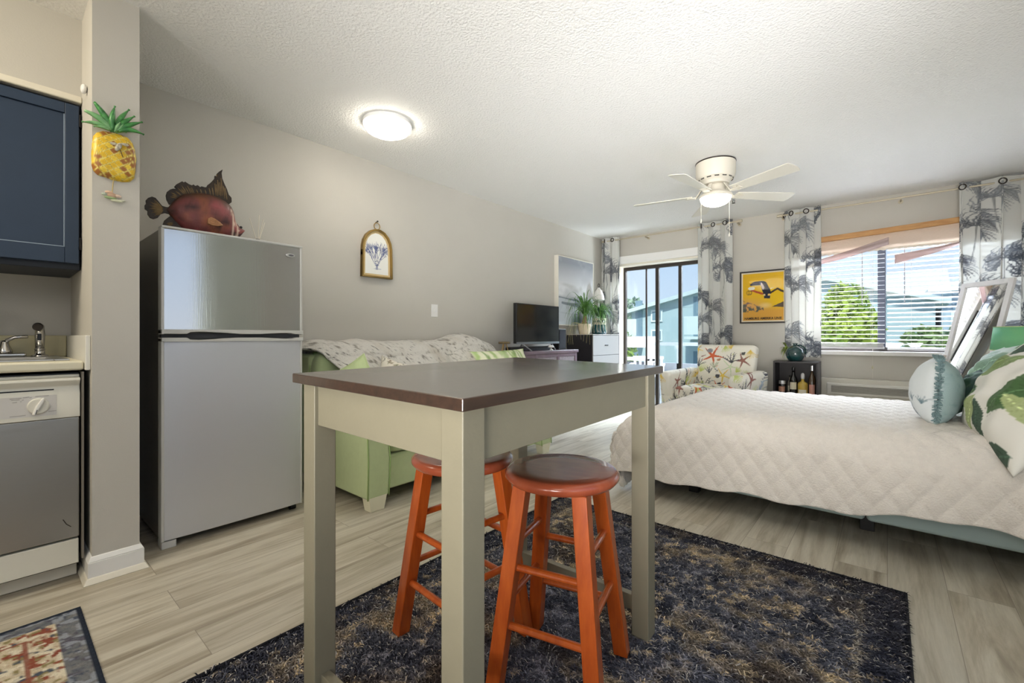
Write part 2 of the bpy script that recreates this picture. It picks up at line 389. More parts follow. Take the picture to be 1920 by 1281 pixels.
# base of the partition end: moulded board and shoe
def base_ring(z0, z1, prot, top_in=0.0):
    m = MB(); x1 = -2.465 + prot
    b = [(-3.19, 0.268 - prot, z0), (x1, 0.268 - prot, z0), (x1, 0.418 + prot, z0), (-3.19, 0.418 + prot, z0)]
    q = prot - top_in
    t = [(-3.19, 0.268 - q, z1), (-2.465 + q, 0.268 - q, z1), (-2.465 + q, 0.418 + q, z1), (-3.19, 0.418 + q, z1)]
    return m.hexa(b, t)
bp = MB(); bp.v += base_ring(0.0, 0.085, 0.014).v; bp.f += base_ring(0, 1, 0).f
q = base_ring(0.085, 0.105, 0.014, 0.010); bp.add(q.v, q.f)
struct(bp.build('baseboard_partition', WHITE, bevel=0.003))
struct(base_ring(0.0, 0.024, 0.030, 0.012).build('baseboard_shoe', CREAM, bevel=0.004))
struct(MB().box(-3.19, -3.175, 0.45, 5.85, 0, 0.09).build('baseboard_left', WHITE, bevel=0.004))
struct(MB().box(DX1, 1.15, 5.835, 5.85, 0, 0.09).build('baseboard_far', WHITE, bevel=0.004))
# door head trim and jamb lining
struct(MB().box(-3.02, -1.68, 5.80, 5.85, 2.03, 2.135).build('trim_2', WHITE, bevel=0.004))
tj = MB().box(DX0, DX0 + 0.02, 5.83, 6.05, 0, DZ).box(DX1 - 0.02, DX1, 5.83, 6.05, 0, DZ).box(DX0, DX1, 5.83, 6.05, DZ - 0.02, DZ + 0.01)
struct(tj.build('trim_3', CREAM, bevel=0.003))

# sliding balcony door
d = thing('door_1', 'dark framed sliding glass balcony door between two palm leaf curtains', 'door', (-2.35, 6.02, 0)); struct(d)
fr = MB().box(DX0 + 0.02, DX1 - 0.02, 5.99, 6.045, 1.955, 2.0).box(DX0 + 0.02, DX1 - 0.02, 5.98, 6.05, 0, 0.05)
fr.box(DX0 + 0.02, DX0 + 0.05, 5.99, 6.045, 0.05, 1.955).box(DX1 - 0.05, DX1 - 0.02, 5.99, 6.045, 0.05, 1.955)
fr.build('door_frame', BRONZE, d, bevel=0.003)
MB().box(-2.462, -2.416, 5.985, 6.03, 0.05, 1.955).build('meeting_stile', BRONZE, d, bevel=0.003)
MB().box(-2.150, -2.108, 6.0, 6.045, 0.05, 1.955).build('stile', BRONZE, d, bevel=0.003)
MB().box(-2.605, -2.585, 5.985, 6.01, 0.05, 1.955).build('screen_stile', BRONZE, d, bevel=0.002)
MB().box(DX0 + 0.05, -2.462, 6.008, 6.012, 0.05, 1.955).build('glass', glass_mat('clear_glass', (0.97, 0.985, 0.99), 0.03), d)
MB().box(-2.416, DX1 - 0.05, 6.02, 6.024, 0.05, 1.955).build('glass', glass_mat('tinted_glass', (0.88, 0.93, 0.95), 0.05), d)
MB().box(-2.432, -2.42, 5.965, 5.985, 0.95, 1.15).build('handle', BLACKP, d, bevel=0.003)

# window with its dark mullion
wd = thing('window_1', 'wide window with dark mullion behind horizontal blinds', 'window', (0.05, 5.99, WZ0)); struct(wd)
f = MB().box(WX0, WX1, 5.97, 6.03, WZ0, WZ0 + 0.05).box(WX0, WX1, 5.97, 6.03, WZ1 - 0.05, WZ1).box(WX0, WX0 + 0.05, 5.97, 6.03, WZ0 + 0.05, WZ1 - 0.05).box(WX1 - 0.05, WX1, 5.97, 6.03, WZ0 + 0.05, WZ1 - 0.05)
f.build('window_frame', BRONZE, wd, bevel=0.003)
MB().box(-0.078, -0.012, 5.955, 6.03, WZ0 + 0.05, WZ1 - 0.05).build('mullion', mat('mullion_dark', C255(52, 56, 66), 0.5), wd, bevel=0.003)
MB().box(WX0 + 0.05, -0.078, 5.998, 6.002, WZ0 + 0.05, WZ1 - 0.05).build('glass', glass_mat('clear_glass'), wd)
MB().box(-0.012, WX1 - 0.05, 5.998, 6.002, WZ0 + 0.05, WZ1 - 0.05).build('glass', glass_mat('hazy_glass', (0.90, 0.93, 0.95), 0.05), wd)
MB().box(WX0 - 0.02, WX1 + 0.02, 5.80, 5.97, 0.805, 0.845).build('window_sill', WHITE, wd, bevel=0.004)

# ------------------------------------------------------------------ blinds and the linen shade above them
SLAT = mat('white_blind', C255(222, 219, 219), 0.5, transl=0.12)
CORD = mat('blind_cord', C255(214, 210, 200), 0.7)
def blind(x0, x1, tilt, label, wand, cords, zb):
    t = thing('window_blind', label, 'blind', ((x0 + x1) / 2, 5.895, zb), 0, 'horizontal blinds in the window')
    MB().box(x0, x1, 5.87, 5.92, 2.005, 2.05).build('headrail', SLAT, t, bevel=0.003)
    s = MB(); n = int((1.99 - zb - 0.05) / 0.0455); ct, st = math.cos(tilt), math.sin(tilt)
    for i in range(n):
        z = zb + 0.06 + i * 0.0455; hw = 0.024; th = 0.0009; pr = []
        for k in range(5):
            a = -1 + k / 2; yy = hw * a; zz = 0.0015 * (1 - a * a); pr.append((yy * ct - zz * st, yy * st + zz * ct))
        for k in range(4):
            (ya, za), (yb, zb_) = pr[k], pr[k + 1]
            s.hexa([(x0, 5.895 + ya, z + za - th), (x1, 5.895 + ya, z + za - th), (x1, 5.895 + yb, z + zb_ - th), (x0, 5.895 + yb, z + zb_ - th)],
                   [(x0, 5.895 + ya, z + za + th), (x1, 5.895 + ya, z + za + th), (x1, 5.895 + yb, z + zb_ + th), (x0, 5.895 + yb, z + zb_ + th)])
    s.build('slats', SLAT, t)
    MB().box(x0, x1, 5.868, 5.922, zb, zb + 0.022).build('bottom_rail', SLAT, t, bevel=0.004)
    for xc in cords: MB().cyl((xc, 5.869, zb + 0.02), (xc, 5.869, 2.01), 0.0012, n=6).build('ladder_cord', CORD, t)
    MB().cyl((wand, 5.86, 1.33), (wand, 5.86, 2.0), 0.004, n=8).build('tilt_wand', mat('wand', C255(176, 176, 182), 0.3), t)
    return t
tl = blind(-0.765, -0.022, R(4), 'white horizontal blind left of the dark mullion, slats level', -0.20, (-0.62, -0.42, -0.13), 0.872)
tr_ = blind(0.0, 0.885, R(-9), 'white horizontal blind right of the dark mullion, slats tilted', 0.13, (0.18, 0.40, 0.70), 0.86)
pc = MB().tube([(-0.115, 5.862, 1.95), (-0.115, 5.862, 0.85), (-0.115, 5.79, 0.80), (-0.115, 5.79, 0.57)], 0.0015, n=6); pc.build('pull_cord', CORD, tl)
MB().lathe([(0.002, 0.03), (0.006, 0.02), (0.008, 0.0), (0.005, -0.003)], (-0.115, 5.79, 0.675), 12).build('cord_tassel', mat('tassel', C255(205, 200, 170), 0.5), tl, smooth=True)
stack = MB()
for i in range(5): stack.hexa([(-0.765, 5.866, 0.897 + i * 0.007), (-0.03, 5.866, 0.897 + i * 0.0062), (-0.03, 5.924, 0.897 + i * 0.0062), (-0.765, 5.924, 0.897 + i * 0.007)],
                              [(-0.765, 5.866, 0.901 + i * 0.007), (-0.03, 5.866, 0.901 + i * 0.0062), (-0.03, 5.924, 0.901 + i * 0.0062), (-0.765, 5.924, 0.901 + i * 0.007)])
stack.build('stacked_slats', SLAT, tl)

rs = thing('roman_shade', 'beige linen roman shade hanging from a pine rail over the window', 'shade', (0.05, 5.80, 1.88))
PINE = mat('pine', C255(206, 160, 104), 0.55, color2=C255(176, 124, 72), nscale=6, stretch=(1, 8, 8))
LINEN = mat('linen', C255(205, 184, 164), 0.9, noise=0.12, nscale=60, bump=0.2, bscale=400, transl=0.2, stretch=(1, 1, 6))
MB().hexa([(-0.80, 5.775, 2.000), (0.90, 5.775, 2.066), (0.90, 5.835, 2.066), (-0.80, 5.835, 2.000)], [(-0.80, 5.775, 2.057), (0.90, 5.775, 2.118), (0.90, 5.835, 2.118), (-0.80, 5.835, 2.057)]).build('wood_rail', PINE, rs, bevel=0.004)
pn = MB()
def shade(u, v):
    x = -0.795 + 1.69 * u; zt = 2.005 + 0.065 * u; zb = 1.875 + 0.006 * u + 0.003 * math.sin(x * 23)
    return (x, 5.797 - 0.012 * math.sin(v * math.pi) + 0.003 * math.sin(x * 17 + v * 3), zb + (zt - zb) * v)
pn.grid(60, 8, shade).build('linen_panel', LINEN, rs, smooth=True)
hm = MB().grid(160, 3, lambda u, v: (-0.795 + 1.69 * u, 5.785 + 0.003 * math.sin(u * 300), 1.862 + 0.006 * u + 0.004 * math.sin(u * 190) * (1 - v) + 0.02 * v))
hm.build('lace_hem', mat('lace', C255(236, 226, 212), 0.9), rs, smooth=True)
PINK = mat('dusty_pink_cloth', C255(206, 186, 182), 0.9, bump=0.15, bscale=40, transl=0.3)
def swag(name, label, a0, a1, b0, b1, sag):   # a: left low/high ; b: right low/high
    m = MB()
    def fn(u, v):
        x = a0[0] + (b0[0] - a0[0]) * u; zl = a0[1] + (b0[1] - a0[1]) * u - sag * math.sin(math.pi * u); zh = a1[1] + (b1[1] - a1[1]) * u - sag * 0.5 * math.sin(math.pi * u)
        return (x, 5.772 - 0.022 * math.sin(math.pi * v) - 0.006 * math.sin(v * 9 + u * 5), zl + (zh - zl) * v)
    o = m.grid(40, 14, fn).build(name, PINK, smooth=True); sd = o.modifiers.new('solid', 'SOLIDIFY'); sd.thickness = 0.006
    return tag(o, label, 'cloth', 'pink cloths drooping over the blinds')
swag('draped_cloth', 'dusty pink cloth sagging at the left under the linen shade', (-0.78, 1.735), (-0.78, 1.78), (0.01, 1.915), (-0.02, 1.985), 0.02)
swag('draped_cloth', 'dusty pink cloth sagging right of the dark mullion', (0.055, 1.715), (0.055, 1.808), (0.62, 1.885), (0.62, 1.895), 0.012)

# ------------------------------------------------------------------ kitchen corner
NAVY = mat('navy_cabinet', C255(42, 58, 80), 0.42, noise=0.1, nscale=8)
NAVYD = mat('navy_dark', C255(24, 30, 40), 0.5)
WORN = mat('worn_edge', C255(150, 165, 180), 0.6)
cb = thing('wall_cabinet', 'navy blue wall cabinet with worn panel edge above the sink', 'cabinet', (-2.97, -0.3, 1.30))
MB().box(-3.188, -2.785, -0.9, 0.264, 1.298, 2.044).build('carcass', NAVYD, cb, bevel=0.003)
dr = MB()
for (y0, y1) in ((-0.26, 0.258),):
    dr.box(-2.785, -2.76, y0, y0 + 0.045, 1.325, 2.03).box(-2.785, -2.76, y1 - 0.045, y1, 1.325, 2.03)
    dr.box(-2.785, -2.76, y0 + 0.045, y1 - 0.045, 1.325, 1.395).box(-2.785, -2.76, y0 + 0.045, y1 - 0.045, 1.985, 2.03).box(-2.785, -2.769, y0 + 0.045, y1 - 0.045, 1.395, 1.985)
dro = dr.build('door', NAVY, cb, bevel=0.0025)
ln = MB().box(-2.7685, -2.7665, -0.212, 0.211, 1.3955, 1.3985).box(-2.7685, -2.7665, 0.2095, 0.2125, 1.3955, 1.983)
ln.build('panel_edge', WORN, dro)
for z in (1.415, 1.965):
    h = MB().box(-2.775, -2.757, 0.2585, 0.2655, z - 0.028, z + 0.028).cyl((-2.762, 0.262, z - 0.02), (-2.762, 0.262, z + 0.02), 0.005, n=10)
    h.build('hinge', mat('black_iron', C255(26, 24, 24), 0.4, metal=0.5), cb, bevel=0.001)
tag(MB().ell((-2.60, 0.257, 2.05), 0.02, 0.0105, 0.02).build('door_stop_bumper', WHITE, smooth=True), 'small round white bumper on the side of the grey wall end', 'bumper')

CT = mat('cream_laminate', C255(226, 220, 196), 0.35, noise=0.05, nscale=6)
SPLASH = mat('backsplash_laminate', C255(206, 196, 156), 0.4, noise=0.08, nscale=5)
ct = thing('countertop', 'cream laminate countertop with low backsplash beside the grey wall end', 'countertop', (-2.86, -0.4, 0.862))
MB().box(-2.645, -2.52, -1.2, 0.25, 0.862, 0.90).box(-3.188, -2.995, -1.2, 0.25, 0.862, 0.90).box(-2.995, -2.645, 0.165, 0.25, 0.862, 0.90).box(-2.995, -2.645, -1.2, -0.555, 0.862, 0.90).build('worktop', CT, ct, bevel=0.010, seg=3)
MB().box(-3.188, -3.165, -1.2, 0.2505, 0.90, 1.005).build('backsplash', SPLASH, ct, bevel=0.004)
MB().box(-3.188, -2.495, 0.2515, 0.2675, 0.862, 1.005).build('side_splash', mat('white_laminate', C255(232, 230, 222), 0.4), ct, bevel=0.003)
STEEL = mat('brushed_steel', C255(186, 186, 184), 0.28, metal=0.95, bump=0.04, bscale=30, stretch=(1, 1, 30))
CHROME = mat('chrome', C255(205, 203, 200), 0.12, metal=1.0)
DARKM = mat('dark_nickel', C255(62, 56, 52), 0.35, metal=0.6)
sk = thing('sink', 'stainless steel drop-in sink in the cream countertop', 'sink', (-2.88, -0.2, 0.90))
sm = MB(); rim = [(-3.14, -0.62, -2.60, 0.215), (-3.0, -0.56, -2.64, 0.17)]
(o0, o1, o2, o3), (i0, i1, i2, i3) = rim
for (a, b, c, e) in ((o0, o1, o2, i1), (o0, i3, o2, o3), (o0, i1, i0, i3), (i2, i1, o2, i3)): sm.box(a, c, b, e, 0.9005, 0.9065)
sm.build('rim', STEEL, sk, bevel=0.002)
bs = MB().hexa([(i0 + 0.02, i1 + 0.02, 0.866), (i2 - 0.02, i1 + 0.02, 0.866), (i2 - 0.02, i3 - 0.02, 0.866), (i0 + 0.02, i3 - 0.02, 0.866)], [(i0, i1, 0.9052), (i2, i1, 0.9052), (i2, i3, 0.9052), (i0, i3, 0.9052)])
bs.f.pop(1); bs.build('basin', STEEL, sk)
fc = thing('faucet', 'chrome kitchen faucet with lever handle behind the sink', 'faucet', (-3.07, -0.02, 0.9067))
MB().box(-3.105, -3.035, -0.16, 0.11, 0.9068, 0.924).build('deck_plate', CHROME, fc, bevel=0.008, seg=3)
for yy, sg in ((0.042, 1), (-0.13, -1)):
    h = MB().lathe([(0.027, 0), (0.026, 0.012), (0.017, 0.035), (0.014, 0.05), (0.010, 0.058)], (-3.07, yy, 0.924), 20)
    h.tube([(-3.07, yy, 0.962), (-3.066, yy + 0.010 * sg, 0.984), (-3.06, yy + 0.032 * sg, 0.996), (-3.05, yy + 0.072 * sg, 1.0)], [0.010, 0.009, 0.007, 0.008], n=12)
    h.build('lever', CHROME, fc, smooth=True)
MB().tube([(-3.07, -0.03, 0.922), (-3.07, -0.03, 1.10), (-3.05, -0.03, 1.15), (-3.0, -0.03, 1.17), (-2.93, -0.03, 1.15), (-2.91, -0.03, 1.12)], [0.014, 0.012, 0.011, 0.011, 0.010, 0.011], n=14).build('spout', CHROME, fc, smooth=True)
sp = thing('sink_sprayer', 'chrome side sprayer with dark head on the sink rim near the wall end', 'sprayer', (-3.05, 0.152, 0.9067))
MB().lathe([(0.030, 0), (0.028, 0.006), (0.018, 0.010), (0.017, 0.03), (0.019, 0.031), (0.019, 0.036), (0.016, 0.037)], (-3.05, 0.152, 0.9067), 24).build('base', CHROME, sp, smooth=True)
MB().tube([(-3.05, 0.152, 0.942), (-3.05, 0.152, 1.0), (-3.048, 0.152, 1.028), (-3.035, 0.149, 1.045), (-3.015, 0.144, 1.045)], [0.0155, 0.0175, 0.0165, 0.018, 0.019], n=16).build('body', CHROME, sp, smooth=True)
MB().cyl((-3.016, 0.1442, 1.045), (-3.009, 0.1425, 1.043), 0.0185, 0.017, 18).build('spray_face', DARKM, sp, smooth=False)
MB().box(-3.038, -3.0315, 0.143, 0.157, 0.982, 1.014).build('trigger', BLACKP, sp, bevel=0.003)

DWW = mat('appliance_cream', C255(226, 223, 210), 0.35)
DWL = mat('appliance_label', C255(214, 211, 206), 0.4)
INK = mat('grey_ink', C255(110, 106, 100), 0.6)
dw = thing('dishwasher', 'dishwasher with cream control panel and dented stainless door under the countertop', 'dishwasher', (-2.84, -0.05, 0.0))
MB().box(-3.15, -2.565, -0.35, 0.238, 0.06, 0.85).build('tub', BLACKP, dw)
cp = MB(); prof = [(-2.565, 0.845), (-2.552, 0.845), (-2.552, 0.836), (-2.525, 0.832), (-2.522, 0.822), (-2.540, 0.800), (-2.540, 0.789), (-2.530, 0.765), (-2.530, 0.672), (-2.565, 0.672)]
cp.prism(prof, lambda a, b: (a, -0.35, b), lambda a, b: (a, 0.240, b))
cpo = cp.build('control_panel', DWW, dw, bevel=0.003)
MB().box(-2.5415, -2.5385, -0.33, 0.165, 0.7855, 0.7905).build('latch_slot', BLACKP, dw)
dcv = Canvas(240, 90, C255(214, 211, 206))
def dpx(y, z): return ((y + 0.05) / 0.222 * 239, (0.768 - z) / 0.080 * 89)
for (ya, yb, z) in ((0.048, 0.078, 0.762), (0.052, 0.073, 0.757), (0.055, 0.066, 0.748), (0.083, 0.098, 0.7645), (0.115, 0.150, 0.7655), (0.048, 0.088, 0.695), (0.150, 0.170, 0.703), (0.080, 0.083, 0.755), (0.1, 0.104, 0.762), (0.076, 0.078, 0.7495)):
    dcv.line([dpx(ya, z), dpx(yb, z + 0.001)], 1.1, 1.1, C255(112, 108, 102), 0.85)
MB().grid(120, 45, lambda u, v: (-2.5294, -0.05 + 0.222 * u, 0.688 + 0.080 * v), col=lambda u, v: dcv.at(u, v)).build('label_plate', mat('printed_label', rough=0.4, attr=True), dw)
kb = MB().lathe([(0.031, 0), (0.031, 0.007), (0.028, 0.010), (0.0, 0.010)], (-2.530, 0.122, 0.728), 28, axis='x')
kbo = kb.build('dial', DWW, dw, smooth=False, bevel=0.001)
MB().prism([(-0.011, -0.034), (0.002, -0.036), (0.015, 0.02), (0.010, 0.033), (0.0, 0.034), (-0.012, 0.0)], lambda a, b: (-2.520, 0.122 + a * 0.8 + b * 0.28, 0.728 + b * 0.95), lambda a, b: (-2.506, 0.122 + a * 0.55 + b * 0.28, 0.728 + b * 0.9)).build('grip', mat('white_plastic', C255(238, 236, 230), 0.3), kbo, bevel=0.003)
MB().beam((-2.5055, 0.114, 0.700), (-2.5055, 0.118, 0.716), 0.002, 0.003, up=(1, 0, 0)).build('pointer', BLACKP, kbo)
DWS = mat('dishwasher_steel', C255(170, 169, 165), 0.33, metal=0.85, bump=0.05, bscale=12, stretch=(1, 1, 4))
MB().box(-2.565, -2.533, -0.35, 0.238, 0.18, 0.671).build('door', DWS, dw, bevel=0.004)
MB().tube([(-2.5325, 0.19, 0.262), (-2.5322, 0.20, 0.24), (-2.5325, 0.213, 0.226)], 0.0012, n=6).build('scratch', DARKM, dw)
MB().box(-2.565, -2.535, -0.35, 0.236, 0.072, 0.172).build('lower_panel', DWW, dw, bevel=0.003)
MB().box(-2.625, -2.60, -0.35, 0.236, 0.002, 0.072).build('kick_plate', CREAM, dw, bevel=0.003)
tag(MB().box(-2.64, -2.52, 0.2435, 0.25, 0.09, 0.855).build('filler_strip', mat('grey_filler', C255(128, 122, 112), 0.6)), 'narrow grey filler strip between dishwasher and wall end', 'filler strip')

# ------------------------------------------------------------------ kitchen mat
rng = np.random.default_rng(7)
cv = Canvas(220, 300, C255(212, 196, 168)); S = 1
nA = cv.noise(rng, 7, 3); nB = cv.noise(rng, 9, 3); nC = cv.noise(rng, 5, 2); nD = cv.noise(rng, 30, 3)
cv.mixmask((nA - 0.54) * 14, C255(150, 84, 66)); cv.mixmask((nB - 0.62) * 14, C255(84, 92, 104)); cv.mixmask((nC - 0.66) * 12, C255(150, 138, 96)); cv.mixmask((0.40 - nC) * 14, C255(232, 222, 198))
yy, xx = np.mgrid[0:300, 0:220].astype(np.float32)
def diamond(cx, cy, rx, ry, c, ww=1e9):
    dd = np.abs(xx - cx) / rx + np.abs(yy - cy) / ry + 0.35 * (nB - 0.5); cv.mixmask(((dd < 1) & (dd > 1 - ww)).astype(np.float32) * 0.9 * np.clip(0.55 + nC, 0, 1), c)
for k in range(0, 4):
    cyk = 108 + 84 * k
    diamond(110, cyk, 66, 40, C255(230, 216, 186), 0.16); diamond(110, cyk, 54, 32, C255(92, 102, 116)); diamond(110, cyk, 22, 13, C255(160, 96, 76))
bd = np.minimum(np.minimum(xx, 219 - xx), np.minimum(yy, 299 - yy))
cv.mixmask(((bd < 40) & (bd > 36)) * 0.9, C255(150, 90, 74)); cv.mixmask(((bd < 20)) * (0.7 + 0.3 * nA), C255(84, 92, 106)); cv.mixmask((bd < 20) * np.clip((nC - 0.52) * 9, 0, 1) * 0.7, C255(170, 176, 184))
cv.mixmask((bd < 5) * 1.0, C255(48, 54, 66))
mt = MB()
mt.grid(150, 200, lambda u, v: (-2.262 + 0.76 * u, -0.90 + 1.115 * v, 0.008 + 0.0012 * math.sin(u * 210) * math.sin(v * 260)), col=lambda u, v: cv.at(u, v))
mo = mt.build('kitchen_mat', mat('mat_weave', rough=0.95, attr=True, noise=0.25, nscale=220, bump=0.4, bscale=500, spec=0.1), smooth=True)
md = mo.modifiers.new('solid', 'SOLIDIFY'); md.thickness = 0.006; md.offset = -1
tag(mo, 'small cream and red patterned mat with navy border in front of dishwasher', 'rug')

# ------------------------------------------------------------------ refrigerator and what stands on it
fg = thing('refrigerator', 'stainless steel top-freezer refrigerator beside the grey wall end', 'refrigerator', (-2.87, 0.84, 0.0))
FSIDE = mat('fridge_side', C255(120, 116, 108), 0.35, metal=0.4)
FSTEEL = mat('fridge_steel', C255(206, 206, 206), 0.13, metal=0.92, bump=0.02, bscale=8, stretch=(1, 30, 0.6))
FSTEEL2 = mat('fridge_steel_satin', C255(208, 209, 213), 0.42, metal=0.5, bump=0.02, bscale=8, stretch=(1, 30, 0.6))
FTRIM = mat('fridge_trim', C255(196, 195, 190), 0.4)
FY0, FY1 = 0.515, 1.167
MB().box(-3.16, -2.64, FY0 + 0.004, FY1 - 0.004, 0.035, 1.512).build('cabinet', FSIDE, fg, bevel=0.006)
def door_panel(z0, z1, m, name):
    q = MB()
    def fn(u, v):
        b = 0.010 * (1 - (2 * u - 1) ** 4); return (-2.580 + b - 0.004, FY0 + 0.008 + (FY1 - FY0 - 0.016) * u, z0 + (z1 - z0) * v)
    q.grid(33, 2, fn)
    n = len(q.v); q.add([(-2.632, p[1], p[2]) for p in q.v], [])
    idx = lambda i, j, b: b * n + j * 33 + i
    for i in range(32):
        q.f += [(idx(i, 0, 0), idx(i + 1, 0, 0), idx(i + 1, 0, 1), idx(i, 0, 1)), (idx(i, 1, 0), idx(i + 1, 1, 0), idx(i + 1, 1, 1), idx(i, 1, 1)), (idx(i, 0, 1), idx(i + 1, 0, 1), idx(i + 1, 1, 1), idx(i, 1, 1))]
    q.f += [(idx(0, 0, 0), idx(0, 1, 0), idx(0, 1, 1), idx(0, 0, 1)), (idx(32, 0, 0), idx(32, 1, 0), idx(32, 1, 1), idx(32, 0, 1))]
    return q.build(name, m, fg, smooth=False, bevel=0.002)
up = door_panel(1.032, 1.508, FSTEEL, 'freezer_door'); lo = door_panel(0.040, 0.982, FSTEEL2, 'fridge_door')
def edge(z0, z1, par):
    for ya, yb in ((FY0, FY0 + 0.012), (FY1 - 0.010, FY1)):
        MB().box(-2.635, -2.578, ya, yb, z0, z1).build('edge_trim', FTRIM, par, bevel=0.003)
edge(1.010, 1.512, up); edge(0.038, 0.992, lo)
MB().box(-2.637, -2.572, FY0, FY1, 1.5085, 1.520).build('top_cap', FTRIM, up, bevel=0.004)
W = FY1 - FY0
def cap(pts, name, par):
    MB().prism(pts, lambda a, b: (-2.636, FY0 + a * W, b), lambda a, b: (-2.566, FY0 + a * W, b)).build(name, FTRIM, par, bevel=0.002)
cap([(0, 1.033), (0, 1.012), (0.15, 1.012), (0.17, 1.021), (0.25, 1.023), (0.40, 1.018), (0.52, 1.012), (0.66, 1.013), (0.82, 1.019), (0.90, 1.019), (0.93, 1.013), (1, 1.012), (1, 1.033)], 'handle_cap', up)
cap([(0, 0.975), (1, 0.975), (1, 0.994), (0.94, 0.994), (0.90, 0.987), (0.82, 0.988), (0.66, 0.994), (0.50, 0.994), (0.40, 0.991), (0.25, 0.983), (0.17, 0.984), (0.15, 0.994), (0, 0.994)], 'handle_cap', lo)
MB().box(-2.64, -2.605, FY0 + 0.006, FY1 - 0.006, 0.992, 1.014).build('door_gap', mat('dark_gasket', C255(70, 70, 72), 0.6), fg)
bg = MB().lathe([(0.0205, 0), (0.018, 0.003), (0, 0.0035)], (0, 0, 0), 28, axis='x'); bg.v = [(-2.5735 + v[0], 1.098 + v[1] * 1.25, 1.458 + v[2] * 0.55) for v in bg.v]
bgo = bg.build('badge', mat('badge_silver', C255(205, 205, 205), 0.25, metal=0.6), up, smooth=False)
b2 = MB().lathe([(0.013, 0), (0.0, 0.0012)], (0, 0, 0), 24, axis='x'); b2.v = [(-2.5702 + v[0], 1.101 + v[1] * 1.1, 1.458 + v[2] * 0.42) for v in b2.v]
b2.build('emblem', mat('badge_dark', C255(70, 70, 74), 0.4), bgo)
MB().box(-2.66, -2.585, FY0 + 0.003, FY0 + 0.06, 0.0, 0.034).build('foot', FTRIM, fg, bevel=0.003)
MB().cyl((-2.63, FY1 - 0.05, 0.017), (-2.63, FY1 - 0.02, 0.017), 0.017, n=16).build('roller', BLACKP, fg)
MB().cyl((-3.10, FY1 - 0.05, 0.017), (-3.10, FY1 - 0.02, 0.017), 0.017, n=16).build('roller', BLACKP, fg)
MB().cyl((-3.10, FY0 + 0.02, 0.017), (-3.10, FY0 + 0.05, 0.017), 0.017, n=16).build('roller', BLACKP, fg)

# carved fish
F_TOP = [(0.565, 1.640), (0.577, 1.644), (0.59, 1.672), (0.61, 1.702), (0.636, 1.726), (0.676, 1.743), (0.717, 1.754), (0.76, 1.754), (0.797, 1.748), (0.827, 1.736), (0.854, 1.715), (0.866, 1.687), (0.869, 1.653), (0.881, 1.628), (0.90, 1.608), (0.922, 1.594)]
F_BOT = [(0.565, 1.624), (0.577, 1.620), (0.59, 1.600), (0.61, 1.578), (0.636, 1.55), (0.676, 1.528), (0.717, 1.522), (0.76, 1.522), (0.797, 1.524), (0.827, 1.528), (0.854, 1.533), (0.866, 1.536), (0.869, 1.537), (0.881, 1.540), (0.90, 1.555), (0.922, 1.588)]
F_TAIL = [(0.582, 1.648), (0.567, 1.646), (0.552, 1.649), (0.54, 1.666), (0.527, 1.682), (0.513, 1.685), (0.498, 1.675), (0.489, 1.661), (0.491, 1.646), (0.485, 1.636), (0.486, 1.618), (0.497, 1.611), (0.496, 1.595), (0.506, 1.579), (0.52, 1.576), (0.535, 1.585), (0.547, 1.606), (0.564, 1.616), (0.582, 1.614)]
F_DORS = [(0.582, 1.661), (0.571, 1.683), (0.568, 1.704), (0.573, 1.724), (0.585, 1.738), (0.597, 1.745), (0.613, 1.747), (0.602, 1.757), (0.61, 1.77), (0.634, 1.792), (0.642, 1.788), (0.646, 1.794), (0.663, 1.785), (0.676, 1.782), (0.682, 1.789), (0.69, 1.783), (0.701, 1.79), (0.712, 1.782), (0.717, 1.788), (0.734, 1.787), (0.742, 1.791), (0.745, 1.802), (0.757, 1.815), (0.768, 1.83), (0.778, 1.846), (0.778, 1.861), (0.788, 1.858), (0.79, 1.877), (0.8, 1.89), (0.815, 1.905), (0.81, 1.883), (0.813, 1.855), (0.824, 1.827), (0.835, 1.803), (0.844, 1.775), (0.857, 1.761), (0.858, 1.737), (0.844, 1.722), (0.827, 1.72), (0.797, 1.728), (0.745, 1.732), (0.69, 1.725), (0.636, 1.70), (0.6, 1.675)]
F_ANAL = [(0.552, 1.545), (0.562, 1.578), (0.58, 1.60), (0.592, 1.61), (0.61, 1.584), (0.635, 1.56), (0.62, 1.545), (0.58, 1.535)]
F_PECT = [(0.728, 1.598), (0.73, 1.611), (0.743, 1.619), (0.76, 1.614), (0.782, 1.601), (0.798, 1.587), (0.777, 1.58), (0.749, 1.578), (0.729, 1.584)]
FX = -2.75
ft = thing('carved_fish', 'carved dark red wooden fish with spiny brown fins on the refrigerator', 'sculpture', (FX, 0.74, 1.52))
rngf = np.random.default_rng(3)
fcv = Canvas(200, 120, C255(118, 62, 60)); na = fcv.noise(rngf, 45, 3); nb = fcv.noise(rngf, 30, 3)
fcv.mixmask((na - 0.5) * 5, C255(150, 86, 60)); fcv.mixmask((nb - 0.52) * 5, C255(60, 34, 36)); fcv.mixmask((0.42 - nb) * 4, C255(150, 72, 74))
yy, xx = np.mgrid[0:120, 0:200].astype(np.float32)
fcv.mixmask(np.clip((30 - yy) / 22, 0, 1) * 0.8, C255(62, 46, 30)); fcv.mixmask(np.clip((22 - xx) / 18, 0, 1), C255(58, 38, 28))
for cxs in (162, 175): fcv.line([(cxs - 4, 18), (cxs + 2, 60), (cxs - 2, 112)], 3.2, 3.0, C255(222, 196, 176), 0.9)
fb = MB(); NT = 28
def lerp_poly(P, y):
    for (a, b), (c, d) in zip(P, P[1:]):
        if y <= c: return b + (d - b) * ((y - a) / max(1e-6, c - a))
    return P[-1][1]
